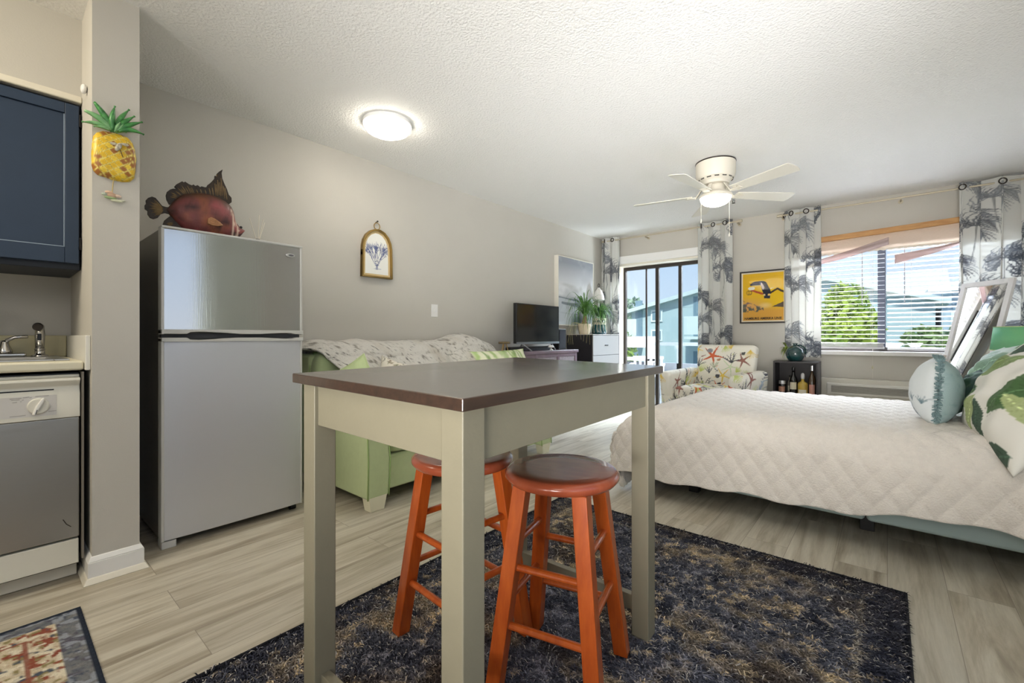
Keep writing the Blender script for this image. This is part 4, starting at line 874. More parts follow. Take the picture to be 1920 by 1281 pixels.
# ------------------------------------------------------------------ dresser with plants
DBLK = mat('dresser_black', C255(34, 32, 36), 0.45, noise=0.1, nscale=20)
DGREY = mat('dresser_front', C255(148, 145, 142), 0.45)
DY0, DY1 = 4.84, 5.548
dre = thing('dresser', 'tall dresser with black sides and light grey drawer fronts near the balcony door', 'dresser', (-2.98, 5.19, 0))
MB().box(-3.172, -2.80, DY0, DY1, 0.0, 1.02).build('carcass', DBLK, dre, bevel=0.002)
MB().box(-2.80, -2.788, DY1 - 0.016, DY1, 0.0, 1.02).box(-2.80, -2.789, DY0, DY1, 0.0, 0.085).build('front_edge', mat('dresser_plinth', C255(96, 94, 94), 0.4), dre, bevel=0.001)
MB().box(-3.174, -2.784, DY0 - 0.002, DY1 + 0.002, 1.02, 1.0265).build('top_edge', mat('dresser_top', C255(196, 190, 184), 0.4), dre, bevel=0.001)
for z0, z1 in ((0.762, 1.012), (0.50, 0.756), (0.245, 0.494), (0.09, 0.239)):
    dwr = MB().box(-2.80, -2.786, DY0 + 0.004, DY1 - 0.018, z0, z1).build('drawer', DGREY, dre, bevel=0.0015)
    zc = (z0 + z1) / 2; MB().box(-2.787, -2.778, 5.145, 5.225, zc - 0.006, zc + 0.006).build('pull', BLACKP, dwr, bevel=0.002)
def blade(mb, pts, w0, w1=0.001, up=None):
    pts = [Vector(p) for p in pts]; n = len(pts); L = []
    for i, p in enumerate(pts):
        d = (pts[min(i + 1, n - 1)] - pts[max(i - 1, 0)]).normalized(); s_ = d.cross(Vector((0, 0, 1)))
        if s_.length < 0.05: s_ = Vector((1, 0.3, 0))
        s_.normalize(); t = i / (n - 1); w_ = (w0 + (w1 - w0) * t) * (0.5 + 1.2 * t * (1 - t) * 2)
        up_ = s_.cross(d) * w_ * 0.3; L += [p - s_ * w_ + up_, p, p + s_ * w_ + up_]
    f_ = []
    for i in range(n - 1):
        for k in range(2): f_.append((i * 3 + k, i * 3 + k + 1, i * 3 + 3 + k + 1, i * 3 + 3 + k))
    return mb.add(L, f_)
def arch(base, az, L, rise, drop, n=9):
    x, y, z = base; out = []
    for i in range(n):
        t = i / (n - 1); r = L * t; out.append((x + r * math.cos(az), y + r * math.sin(az), z + rise * math.sin(math.pi * min(1, t * 0.62)) - drop * t ** 2.2))
    return out
LG = mat('plant_green', C255(124, 170, 84), 0.5, color2=C255(52, 96, 44), nscale=8, transl=0.25)
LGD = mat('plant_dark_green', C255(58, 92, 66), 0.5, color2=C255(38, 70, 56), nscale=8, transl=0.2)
def keep(ps): return [(max(p[0], -3.112), p[1], max(p[2], 1.045) if p[1] > 4.80 else p[2]) for p in ps]
ppl = thing('ponytail_palm', 'ponytail palm with arching leaves in a tan pot on the dresser', 'plant', (-3.0, 4.99, 1.0268))
MB().lathe([(0.058, 0.0), (0.066, 0.01), (0.084, 0.11), (0.088, 0.135), (0.080, 0.135), (0.076, 0.115), (0.0, 0.112)], (-3.0, 4.99, 1.0268), 30).build('pot', mat('tan_pot', C255(206, 190, 162), 0.7, noise=0.08, nscale=10), ppl, smooth=True)
MB().tube([(-3.0, 4.99, 1.13), (-3.0, 4.985, 1.16), (-3.0, 4.99, 1.20), (-2.995, 4.99, 1.27), (-2.99, 4.99, 1.33)], [0.040, 0.042, 0.028, 0.018, 0.014], n=12).build('trunk', mat('palm_trunk', C255(150, 120, 90), 0.8, noise=0.35, nscale=40, bump=0.5), ppl, smooth=True)
rg = random.Random(4); lv = MB()
for k in range(90):
    b = (-2.995, 4.99, 1.23 + 0.10 * rg.random()); az = rg.uniform(0, 6.28); blade(lv, keep(arch(b, az, rg.uniform(0.12, 0.36), rg.uniform(0.08, 0.34), rg.uniform(0.05, 0.42))), 0.009)
lv.build('leaves', LG, ppl, smooth=True)
st = MB()
for k in range(10):
    az = -1.57 + rg.uniform(-0.9, 1.2); b = (-3.0 + 0.07 * math.cos(az), 4.99 + 0.07 * math.sin(az), 1.165)
    L = rg.uniform(0.15, 0.22); D = rg.uniform(0.16, 0.30); st.tube([b, (b[0] + L * 0.6 * math.cos(az), b[1] + L * 0.7 * math.sin(az), b[2] + 0.01), (b[0] + L * math.cos(az) * 0.9, b[1] - L * 1.0, b[2] - D * 0.45), (b[0] + L * math.cos(az) + rg.uniform(-.03, .03), b[1] - L * 1.02, b[2] - D)], 0.0014, n=5)
st.build('trailing_stems', mat('pale_stem', C255(190, 180, 130), 0.7), ppl, smooth=True)
pfn_ = thing('fern_in_jar', 'green fern in a dark teal glass jar with woven white band on the dresser', 'plant', (-2.96, 5.30, 1.0268))
TEAL = mat('teal_glass', C255(30, 74, 82), 0.08, spec=0.8, coat=0.5)
MB().lathe([(0.085, 0), (0.098, 0.01), (0.100, 0.05), (0.085, 0.11), (0.078, 0.14), (0.080, 0.22), (0.074, 0.22), (0.070, 0.15), (0.0, 0.12)], (-2.96, 5.30, 1.0268), 32).build('jar', TEAL, pfn_, smooth=True)
mb_ = MB(); MAC = mat('macrame', C255(226, 220, 200), 0.9)
for zz in (1.165, 1.235): mb_.tube([(-2.96 + 0.088 * math.cos(t), 5.30 + 0.088 * math.sin(t), zz) for t in np.linspace(0, 6.2832, 29)[:-1]], 0.006, n=6, closed=True)
for k in range(24):
    for sg in (1, -1): mb_.tube([(-2.96 + 0.089 * math.cos(k * 0.2618 + sg * q_ * 0.26), 5.30 + 0.089 * math.sin(k * 0.2618 + sg * q_ * 0.26), 1.165 + 0.07 * q_) for q_ in (0, 0.5, 1)], 0.0035, n=5)
for k in range(14):
    a = k * 0.449; mb_.tube([(-2.96 + 0.089 * math.cos(a), 5.30 + 0.089 * math.sin(a), 1.165), (-2.96 + 0.102 * math.cos(a), 5.30 + 0.102 * math.sin(a), 1.10), (-2.96 + 0.108 * math.cos(a + .1), 5.30 + 0.108 * math.sin(a + .1), 1.05)], 0.0025, n=5)
mb_.build('woven_band', MAC, pfn_, smooth=True)
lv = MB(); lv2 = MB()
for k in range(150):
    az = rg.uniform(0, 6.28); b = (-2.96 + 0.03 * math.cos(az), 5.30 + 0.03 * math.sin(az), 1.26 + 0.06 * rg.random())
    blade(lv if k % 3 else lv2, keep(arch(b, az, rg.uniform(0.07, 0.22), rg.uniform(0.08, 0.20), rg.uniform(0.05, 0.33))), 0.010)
lv.build('fronds', LG, pfn_, smooth=True); lv2.build('shaded_fronds', LGD, pfn_, smooth=True)  # every third frond in a darker green
be_ = thing('bell_lantern', 'white bell shaped lantern with dark loop behind the plants on the dresser', 'lantern', (-3.03, 5.42, 1.0268))
MB().lathe([(0.05, 0), (0.05, 0.008), (0.008, 0.014), (0.007, 0.47)], (-3.03, 5.42, 1.0268), 20).build('stem', WHITE, be_, smooth=False)
MB().lathe([(0.074, 0.47), (0.078, 0.478), (0.070, 0.53), (0.045, 0.60), (0.018, 0.635), (0.006, 0.645), (0.0, 0.645)], (-3.03, 5.42, 1.0268), 30).build('bell', mat('white_ceramic', C255(234, 230, 224), 0.35), be_, smooth=True)
MB().tube([(-3.03, 5.42 + 0.022 * math.cos(t), 1.70 + 0.026 * math.sin(t)) for t in np.linspace(0, 6.2832, 19)[:-1]], 0.005, n=6, closed=True).build('loop', DARKM, be_, smooth=True)
cn = thing('canister', 'small round white canister on the floor beside the dresser', 'canister', (-2.93, 5.70, 0))
MB().lathe([(0.052, 0.0), (0.054, 0.004), (0.054, 0.07), (0.05, 0.074)], (-2.93, 5.70, 0.0), 28).build('body', mat('canister_grey', C255(170, 168, 166), 0.4), cn, smooth=False)
MB().lathe([(0.058, 0.074), (0.060, 0.08), (0.058, 0.096), (0.02, 0.102), (0.0, 0.102)], (-2.93, 5.70, 0.0), 28).build('lid', WHITE, cn, smooth=True)

# large canvas
rc = np.random.default_rng(31); ccv = Canvas(200, 200, C255(150, 154, 162)); yy, xx = np.mgrid[0:200, 0:200].astype(np.float32)
ccv.mixmask(np.clip((yy - 15) / 75, 0, 1) * np.clip((125 - yy) / 15, 0, 1), C255(232, 232, 234)); nn = ccv.noise(rc, 60, 4)
ccv.mixmask((nn - 0.55) * 2 * ((yy < 120)), C255(190, 192, 196)); ccv.mixmask((yy > 118) * 1.0, C255(196, 200, 206))
for (x, y, rx, ry) in ((70, 84, 20, 5), (92, 94, 22, 6), (124, 88, 8, 7), (140, 102, 14, 6), (40, 80, 18, 4)): ccv.ell(x, y, rx, ry, C255(196, 196, 194), 0.7, 0.7)
for (x0, y0, x1, y1, w_) in ((0, 119, 110, 125, 2.5), (60, 123, 200, 132, 3.5), (20, 135, 200, 146, 6), (90, 132, 200, 140, 4), (110, 147, 200, 150, 3), (10, 164, 100, 168, 3)): ccv.line([(x0, y0), (x1, y1)], w_ * 0.6, w_, C255(112, 120, 130), 0.85)
ccv.poly([(0, 170), (30, 140), (60, 160), (120, 172), (200, 166), (200, 200), (0, 200)], C255(204, 210, 214), 0.8); ccv.ell(105, 186, 34, 18, C255(78, 96, 104), 0.85, 0.5)
cvp = thing('canvas_picture', 'large white framed grey seascape canvas behind the television', 'picture', (-3.16, 5.018, 1.14))
fr = MB()
for (ya, yb, za, zb) in ((4.58, 4.592, 1.14, 2.022), (5.444, 5.456, 1.14, 2.022), (4.592, 5.444, 1.14, 1.152), (4.592, 5.444, 2.010, 2.022)): fr.box(-3.189, -3.130, ya, yb, za, zb)
fr.build('frame', mat('cream_frame', C255(230, 226, 214), 0.5), cvp, bevel=0.001)
MB().grid(150, 150, lambda u, v: (-3.136, 4.592 + 0.852 * u, 1.152 + 0.858 * v), col=lambda u, v: ccv.at(u, v)).build('canvas', mat('canvas_paint', rough=0.65, attr=True, bump=0.1, bscale=300), cvp)

# ------------------------------------------------------------------ curtains
CURT = mat('palm_curtain', rough=0.9, attr=True, bump=0.1, bscale=700, transl=0.38, spec=0.1)
NICK = mat('brushed_nickel', C255(196, 186, 164), 0.5, metal=0.4)
def curtain(label, x0, x1, zt, zb, folds, amp, seed, cw, phase=0.0, y0=5.722, gather=0.0, nu=160, nv=330, fronds_=None):
    rg_ = np.random.default_rng(seed); W_, H_ = int(cw * 290), int((zt - zb) * 290)
    cv_ = Canvas(W_, H_, C255(236, 236, 232)); k = 0
    gx = max(2, int(round(cw / 0.36))); gy = max(3, int(round((zt - zb) / 0.40)))
    for j in range(gy + 1):
        for i in range(gx + 1):
            x = (i + rg_.uniform(-0.22, 0.22) + (0.5 if j % 2 else 0)) / gx * W_; y = (j + 0.5 * (i % 2) + rg_.uniform(-0.4, 0.4)) / gy * H_
            c = [C255(134, 138, 146), C255(164, 168, 174), C255(118, 124, 134), C255(150, 152, 156)][k % 4]; k += 1
            for q_ in range(5): palm_frond(cv_, x, y, -1.57 + (q_ - 2) * 0.70 + rg_.uniform(-0.15, 0.15), rg_.uniform(44, 66), c, rg_)
            cv_.line([(x, y), (x + rg_.uniform(-6, 6), y + 46), (x + rg_.uniform(-12, 12), y + 96)], 1.3, 0.8, C255(150, 152, 152), 0.8)
    m = MB()
    def fn(u, v):
        ph = 2 * math.pi * (folds * u) + phase; sl = 0.25 * math.sin(5 * v + u * 6 + seed)
        x = x0 + (x1 - x0) * (u + 0.22 / folds / 1.0 * math.sin(2 * ph + sl) * 0.5) ; a = amp * (0.75 + 0.25 * v + 0.1 * math.sin(3 * v + seed))
        return (x, y0 + a * math.sin(ph + sl * 0.6), zb + (zt - zb) * v)
    m.grid(nu, nv, fn, col=lambda u, v: cv_.at(u, v))
    t = thing('curtain', label, 'curtain', ((x0 + x1) / 2, y0, zb), 0, 'palm leaf curtains on the window wall')
    o = m.build('cloth', CURT, t, smooth=True); sd_ = o.modifiers.new('s', 'SOLIDIFY'); sd_.thickness = 0.0025
    zr = zt - 0.045; g = int(folds * 2)
    for i in range(g):
        u = (i + 0.5 - phase / math.pi) / (2 * folds)
        if 0.02 < u < 0.98:
            p = fn(u, (zr - zb) / (zt - zb)); p2 = fn(u + 0.01, (zr - zb) / (zt - zb)); d_ = Vector((p2[0] - p[0], p2[1] - p[1], 0)).normalized(); nn_ = Vector((-d_.y, d_.x, 0))
            rr = [(Vector(p) + (d_ * math.cos(t_) + Vector((0, 0, 1)) * math.sin(t_)) * 0.024) for t_ in np.linspace(0, 6.2832, 19)[:-1]]
            MB().tube(rr, 0.0055, n=6, closed=True).build('grommet', DARKM, t, smooth=True)
    return t
def palm_frond(cv_, x, y, a, L, c, rg_):
    px_, py_ = x, y; sg = 1 if math.cos(a) >= 0 else -1; st_ = []
    for i in range(9):
        px_ += math.cos(a) * L / 9; py_ += math.sin(a) * L / 9; a += sg * 0.20; st_.append((px_, py_, a))
    for i, (sx, sy, sa) in enumerate(st_):
        t = i / 8; ln = L * (0.30 + 0.42 * math.sin(math.pi * (0.15 + 0.75 * t))) * rg_.uniform(0.8, 1.15)
        for s2 in (-1, 1):
            la = sa + s2 * (0.75 - 0.35 * t); pts = [(sx, sy)]; qx, qy = sx, sy
            for m_ in range(3):
                qx += math.cos(la) * ln / 3; qy += math.sin(la) * ln / 3; la += (1.57 - la) * 0.28 if math.cos(la) >= 0 else (1.57 - la) * 0.28; pts.append((qx, qy))
            kf = rg_.uniform(0.6, 1.45); cv_.line(pts, 1.75, 0.35, tuple(v * kf * 0.85 for v in c), 0.78)
    cv_.line([(x, y)] + [(p[0], p[1]) for p in st_], 1.3, 0.7, tuple(v * 0.8 for v in c), 0.9)
curtain('grey palm leaf curtain in the corner beside the dresser', -3.165, -2.875, 2.41, 0.04, 2.5, 0.038, 1, 0.62, phase=0.4)
curtain('grey palm leaf curtain between balcony door and toucan poster', -1.80, -1.40, 2.405, 0.04, 3.0, 0.045, 2, 0.80, phase=2.4)
curtain('grey palm leaf curtain between toucan poster and window', -0.885, -0.535, 2.395, 0.775, 2.6, 0.042, 3, 0.70, phase=1.0)
curtain('grey palm leaf curtain at the right end of the window behind the leaning mirror', 0.475, 1.10, 2.395, 0.775, 2.6, 0.042, 4, 0.95, phase=3.6, nu=200)
scv = Canvas(60, 60, C255(222, 226, 218))
sc_ = thing('side_curtain', 'pale sheer curtain beside the added side opening, out of the picture', 'curtain', (1.10, 1.86, 0.05))
MB().grid(120, 4, lambda u, v: (1.09 + 0.035 * math.sin(u * 2 * math.pi * 6), 1.42 + 0.88 * u, 0.05 + 2.3 * v)).build('cloth', mat('sheer', C255(222, 228, 218), 0.9, transl=0.3), sc_, smooth=True)
def rod(label, x0, x1, z, brk, joint):
    t = thing('curtain_rod', label, 'curtain rod', ((x0 + x1) / 2, 5.722, z), 0, 'curtain rods on the window wall')
    MB().cyl((x0, 5.722, z), (x1, 5.722, z), 0.0085, n=14).build('rod', NICK, t, smooth=False)
    for x in (x0, x1): MB().cyl((x - 0.028, 5.722, z), (x + 0.028, 5.722, z), 0.016, n=16).build('finial', NICK, t, bevel=0.003)
    for x in brk: MB().beam((x, 5.722, z - 0.012), (x, 5.849, z - 0.012), 0.012, 0.014).cyl((x, 5.842, z - 0.012), (x, 5.8495, z - 0.012), 0.02, n=16).build('bracket', NICK, t)
    MB().cyl((joint - 0.02, 5.722, z), (joint + 0.02, 5.722, z), 0.0105, n=14).build('joint', NICK, t)
rod('thin nickel curtain rod above the balcony door', -3.12, -1.33, 2.362, (-2.50, -1.36), -2.30)
rod('thin nickel curtain rod above the window', -0.92, 1.12, 2.350, (-0.90, 0.1), 0.30)

# ------------------------------------------------------------------ poster
pq = np.random.default_rng(12); pv = Canvas(150, 200, C255(226, 180, 44)); yy, xx = np.mgrid[0:200, 0:150].astype(np.float32)
pv.mixmask(np.clip(1 - np.hypot(xx - 105, yy - 105) / 90, 0, 1) * 0.6, C255(226, 190, 30)); pv.mixmask(np.clip((yy - 95) / 60, 0, 1) * np.clip((120 - xx) / 90, 0, 1), C255(206, 150, 110)); pv.mixmask(np.clip((yy - 138) / 20, 0, 1), C255(214, 160, 70))
pn1 = pv.noise(pq, 10, 3); pv.mixmask(np.clip((pn1 - 0.42) * 6, 0, 1) * ((yy > 112 + xx * 0.42) & (yy < 160) & (xx < 78)) * 0.9, C255(108, 94, 104)); pv.mixmask(np.clip((pn1 - 0.5) * 8, 0, 1) * ((yy > 130 + xx * 0.2) & (yy < 164) & (xx < 78)) * 0.9, C255(92, 100, 84))
pv.ell(84, 136, 16, 8, C255(232, 208, 150), 0.7, 0.8)
pv.poly([(108, 142), (150, 122), (150, 146)], C255(96, 84, 70)); 
pv.line([(150, 82), (138, 76), (128, 68), (112, 78), (98, 88), (72, 86), (40, 72)], 4.2, 3.2, C255(70, 58, 50)); pv.line([(72, 86), (52, 78), (34, 70)], 4.2, 3.8, C255(170, 80, 56))
pv.poly([(26, 45), (44, 33), (66, 34), (68, 50), (46, 49), (30, 52)], C255(52, 56, 74)); pv.line([(34, 52), (66, 52)], 1.4, 1.4, C255(220, 196, 130))
pv.poly([(62, 33), (78, 33), (88, 40), (94, 54), (103, 74), (104, 90), (100, 108), (80, 106), (80, 92), (74, 78), (68, 54)], C255(48, 52, 66)); pv.poly([(64, 38), (72, 40), (82, 62), (76, 70), (70, 60)], C255(212, 196, 196)); pv.ell(66, 42, 2.5, 2.5, C255(52, 90, 150))
pv.ell(98, 92, 6, 5, C255(222, 190, 110)); pv.ell(80, 92, 4, 5, C255(216, 186, 140)); pv.ell(33, 62, 13, 7, C255(240, 236, 222)); pv.line([(104, 66), (116, 63)], 2, 1, C255(240, 230, 200))
for r_, cx_ in ((9, 20), (7, 30), (10, 26)): 
    for k in range(16): a = k * 0.39; pv.line([(cx_ + r_ * 0.6 * math.cos(a), 80 + r_ * math.sin(a)), (cx_ + r_ * 0.6 * math.cos(a + .39), 80 + r_ * math.sin(a + .39))], 0.9, 0.9, C255(88, 80, 50), 0.8)
pst = thing('poster', 'framed yellow travel poster of a dark long beaked bird on a branch', 'poster', (-1.12, 5.83, 1.155))
PX0, PX1, PZ0, PZ1 = -1.353, -0.872, 1.155, 1.772
fr = MB(); FB = 0.016
fr.box(PX0, PX0 + FB, 5.825, 5.849, PZ0, PZ1).box(PX1 - FB, PX1, 5.825, 5.849, PZ0, PZ1).box(PX0 + FB, PX1 - FB, 5.825, 5.849, PZ0, PZ0 + FB).box(PX0 + FB, PX1 - FB, 5.825, 5.849, PZ1 - FB, PZ1)
fr.build('frame', mat('poster_frame', C255(40, 34, 34), 0.4), pst, bevel=0.002)
MB().box(PX0 + FB, PX1 - FB, 5.838, 5.848, PZ0 + FB, PZ1 - FB).build('border', mat('poster_border', C255(226, 214, 190), 0.6), pst)
bx0, bx1, bz0, bz1 = PX0 + FB + 0.016, PX1 - FB - 0.012, PZ0 + FB + 0.016, PZ1 - FB - 0.016
po = MB().grid(130, 170, lambda u, v: (bx0 + (bx1 - bx0) * u, 5.8372, bz0 + (bz1 - bz0) * v), col=lambda u, v: pv.at(u, v)).build('print', mat('poster_print', rough=0.75, attr=True, spec=0.2), pst)
def text(name, s_, loc, size, m, parent, width=None, rot=(R(90), 0, 0), ext=0.0006):
    cu = bpy.data.curves.new(name, 'FONT'); cu.body = s_; cu.size = size; cu.align_x = 'CENTER'; cu.extrude = ext; cu.offset = 0.0012
    o = bpy.data.objects.new(name, cu); COL.objects.link(o); cu.materials.append(m)
    r_ = parent
    while r_.parent: r_ = r_.parent
    o.parent = parent; MM = XF[r_.name].inverted() @ Matrix.Translation(loc) @ Matrix.Rotation(rot[2], 4, 'Z') @ Matrix.Rotation(rot[0], 4, 'X')
    o.matrix_parent_inverse = Matrix.Identity(4); o.location = MM.to_translation(); o.rotation_euler = MM.to_euler()
    bpy.context.view_layer.update(); w_ = o.dimensions.x
    me_ = bpy.data.meshes.new_from_object(o.evaluated_get(bpy.context.evaluated_depsgraph_get())); me_.name = name
    q_ = bpy.data.objects.new(name, me_); COL.objects.link(q_); q_.parent = parent; q_.location = o.location; q_.rotation_euler = o.rotation_euler
    if width and w_ > 0: q_.scale = (width / w_, 1, 1)
    bpy.data.objects.remove(o); q_.name = name
    return q_
PINK_ = mat('poster_ink', C255(44, 34, 26), 0.6)
text('lettering', 'HAMBURG AMERIKA LINIE', ((bx0 + bx1) / 2, 5.8362, bz0 + 0.012), 0.038, PINK_, pst, width=0.385)
MB().box(bx0, bx1, 5.836, 5.8385, PZ1 - FB - 0.062, PZ1 - FB - 0.0585).box(bx0 + 0.06, bx1 - 0.02, 5.836, 5.8385, bz0 + 0.055, bz0 + 0.058).build('faint_rule', mat('poster_pale_ink', C255(206, 160, 60), 0.6), pst)
MB().box(PX0 + FB, PX1 - FB, 5.8335, 5.8345, PZ0 + FB, PZ1 - FB).build('glazing', glass_mat('picture_glass', (0.99, 0.99, 0.99), 0.004), pst)

# ------------------------------------------------------------------ armchair with sea life print
AF = np.random.default_rng(17); av = Canvas(460, 420, C255(238, 234, 222))
def star(cx, cy, r, c, rot, w=5.0):
    r *= 1.22; w *= 1.15
    for k in range(5):
        a = rot + k * 1.2566; av.line([(cx, cy), (cx + r * 0.5 * math.cos(a), cy + r * 0.5 * math.sin(a)), (cx + r * math.cos(a + 0.06), cy + r * math.sin(a + 0.06))], w, 1.2, c)
    av.ell(cx, cy, w * 1.6, w * 1.6, tuple(min(1, v * 1.15) for v in c))
def seaweed(cx, cy, L, c, n=7):
    for k in range(n):
        a = -1.57 + (k - n / 2) * 0.32; x, y = cx, cy; pts = [(x, y)]
        for q_ in range(4):
            x += math.cos(a) * L / 4; y += math.sin(a) * L / 4; a += AF.uniform(-0.35, 0.35); pts.append((x, y))
            if q_ > 0: av.line([(x, y), (x + math.cos(a + 0.7) * L * 0.2, y + math.sin(a + 0.7) * L * 0.2)], 1.3, 0.7, c)
        av.line(pts, 2.0, 0.9, c)
def fan_(cx, cy, L, c, a0):
    for k in range(9): a = a0 + (k - 4) * 0.18; av.line([(cx, cy), (cx + L * math.cos(a), cy + L * math.sin(a))], 1.9, 0.7, c, 0.85)
def shell(cx, cy, r, c):
    for k in range(6): av.ell(cx + k * 1.5, cy - k * 1.2, r * (1 - k * 0.13), r * 0.8 * (1 - k * 0.13), tuple(v * (0.7 + 0.5 * (k % 2)) for v in c), 0.9)
OR, BR, GR, YL, GY, BL = C255(206, 104, 70), C255(150, 104, 94), C255(196, 208, 112), C255(226, 196, 92), C255(76, 78, 84), C255(170, 184, 196)
star(175, 92, 46, OR, 0.1, 6); star(318, 112, 34, BR, 0.55, 5); star(230, 192, 34, YL, 0.3, 3.5); star(262, 146, 36, C255(200, 214, 176), 0.1, 2.5); star(212, 258, 34, OR, 0.4, 5); star(70, 246, 34, OR, 0.2, 5); star(38, 200, 28, YL, 0.8, 3); star(360, 250, 30, OR, 0.5, 5)
seaweed(268, 126, 46, GY); seaweed(140, 262, 56, GY, 8); seaweed(25, 300, 60, GY, 8); seaweed(350, 320, 60, C255(110, 120, 130), 8); seaweed(420, 280, 50, C255(110, 120, 130))
fan_(120, 178, 50, GR, -1.3); fan_(100, 200, 40, YL, -1.8); fan_(232, 40, 34, GR, 1.3); fan_(350, 60, 40, YL, 1.6); fan_(330, 200, 40, GR, -1.0); fan_(60, 130, 44, GR, -1.2)
shell(160, 66, 14, C255(150, 150, 156)); shell(56, 224, 14, C255(150, 150, 158)); shell(206, 196, 12, C255(90, 92, 100)); shell(318, 78, 9, C255(90, 90, 88)); shell(215, 236, 9, C255(80, 80, 80)); shell(286, 205, 12, BL); shell(390, 210, 12, BL)
av.line([(120, 98), (140, 90)], 2.4, 1.5, BR); av.line([(190, 160), (206, 172)], 2, 1, GY)
star(66, 110, 28, OR, 0.6, 4.5); seaweed(28, 176, 50, GY, 8); star(98, 60, 22, YL, 0.2, 3); seaweed(108, 150, 40, C255(96, 98, 104), 6); shell(20, 90, 11, C255(120, 122, 130)); star(440, 120, 24, BR, 0.3, 4); seaweed(440, 200, 44, GY, 7); fan_(48, 60, 30, GR, -1.6); seaweed(392, 262, 60, C255(150, 160, 172), 9); seaweed(372, 230, 40, C255(170, 176, 184), 7); star(402, 196, 20, BL, 0.3, 3)
for k in range(16):
    x, y = AF.uniform(0, 460), AF.uniform(20, 420)
    if k % 3 == 0: fan_(x, y, 26, [GR, YL][k % 2], AF.uniform(-3, 0))
    elif k % 3 == 1: seaweed(x, y, 30, [C255(96, 98, 104), C255(170, 178, 150)][k % 2], 5)
    else: shell(x, y, 8, [BL, C255(110, 110, 116), C255(196, 150, 120)][k % 3])
for k in range(40): x, y = AF.uniform(0, 460), AF.uniform(0, 420); av.line([(x, y), (x + AF.uniform(-14, 14), y + AF.uniform(-12, 12))], 1.8, 0.8, [GY, BL, OR, GR][k % 4], 0.7)
CHRZ = R(-7); chx, chy = -1.42, 5.03
chm = thing('armchair', 'cream armchair printed with starfish and coral beside the balcony door', 'armchair', (chx, chy, 0), CHRZ)
CM = XF[chm.name]; CMi = CM.inverted()
FAB = mat('sealife_fabric', rough=0.85, attr=True, bump=0.1, bscale=700, spec=0.2)
def cc(q_):                                    # print laid along width and height
    p = CMi @ Vector(q_); k_ = 0.2 - min(p.y, 0.2)
    return av.at(((p.x + 0.52 - 0.62 * k_) / 1.04) % 1.0, ((p.z - 0.08 + 0.45 * k_) / 0.90) % 1.0)
def rbox(mb, c, h, r, step, M=None, col=None, deform=None):
    if mb.c is None: mb.c = {}
    for ax in range(3):
        for sg in (-1, 1):
            a, b = (ax + 1) % 3, (ax + 2) % 3; na = max(4, int(2 * h[a] / step)); nb = max(4, int(2 * h[b] / step)); n0 = len(mb.v); vs = []
            for j in range(nb + 1):
                for i in range(na + 1):
                    p = [0, 0, 0]; p[ax] = sg * h[ax]; p[a] = (2 * i / na - 1) * h[a]; p[b] = (2 * j / nb - 1) * h[b]
                    inn_ = Vector([max(-(h[k] - r), min(h[k] - r, p[k])) for k in range(3)]); d_ = Vector(p) - inn_
                    q_ = inn_ + (d_.normalized() * r if d_.length > 1e-9 else d_)
                    if deform: q_ = Vector(deform(q_))
                    vs.append(Vector(c) + (M @ q_ if M else q_))
            fs = [(j * (na + 1) + i, j * (na + 1) + i + 1, (j + 1) * (na + 1) + i + 1, (j + 1) * (na + 1) + i) for j in range(nb) for i in range(na)]
            mb.add(vs, fs)
            for k, q_ in enumerate(vs): mb.c[n0 + k] = col(q_)
    return mb
def soft(name, c, h, r, step, deform=None, rot=None):
    q_ = MB(); M_ = Matrix.Rotation(CHRZ, 3, 'Z') @ (rot or Matrix.Identity(3)); rbox(q_, tuple(CM @ Vector(c)), h, r, step, M=M_, col=cc, deform=deform); return q_.build(name, FAB, chm, smooth=True, weld=True)
tilt = Matrix.Rotation(R(-10), 3, 'X')
soft('back', (0, 0.30, 0.60), (0.305, 0.075, 0.305), 0.05, 0.006, deform=lambda p: (p.x * (1 + 0.06 * p.z / 0.3), p.y, p.z), rot=tilt)
soft('arm', (-0.345, -0.03, 0.375), (0.075, 0.365, 0.255), 0.055, 0.007, deform=lambda p: (p.x - 0.02 * p.z / 0.25, p.y, p.z + (0.008 * p.y / 0.36 if p.z > 0 else 0)))
soft('arm', (0.345, -0.03, 0.375), (0.075, 0.365, 0.255), 0.055, 0.007, deform=lambda p: (p.x + 0.02 * p.z / 0.25, p.y, p.z + (0.008 * p.y / 0.36 if p.z > 0 else 0)))
soft('seat_cushion', (0, -0.10, 0.40), (0.265, 0.29, 0.075), 0.05, 0.008)
soft('base', (0, -0.03, 0.225), (0.275, 0.30, 0.105), 0.02, 0.010)
for lx in (-0.33, 0.33):
    for ly in (-0.31, 0.29):
        a_ = CM @ Vector((lx, ly, 0.13)); b_ = CM @ Vector((lx, ly, 0.0)); MB().cyl(a_, b_, 0.022, 0.014, 14).build('leg', mat('dark_leg', C255(60, 40, 28), 0.4), chm)

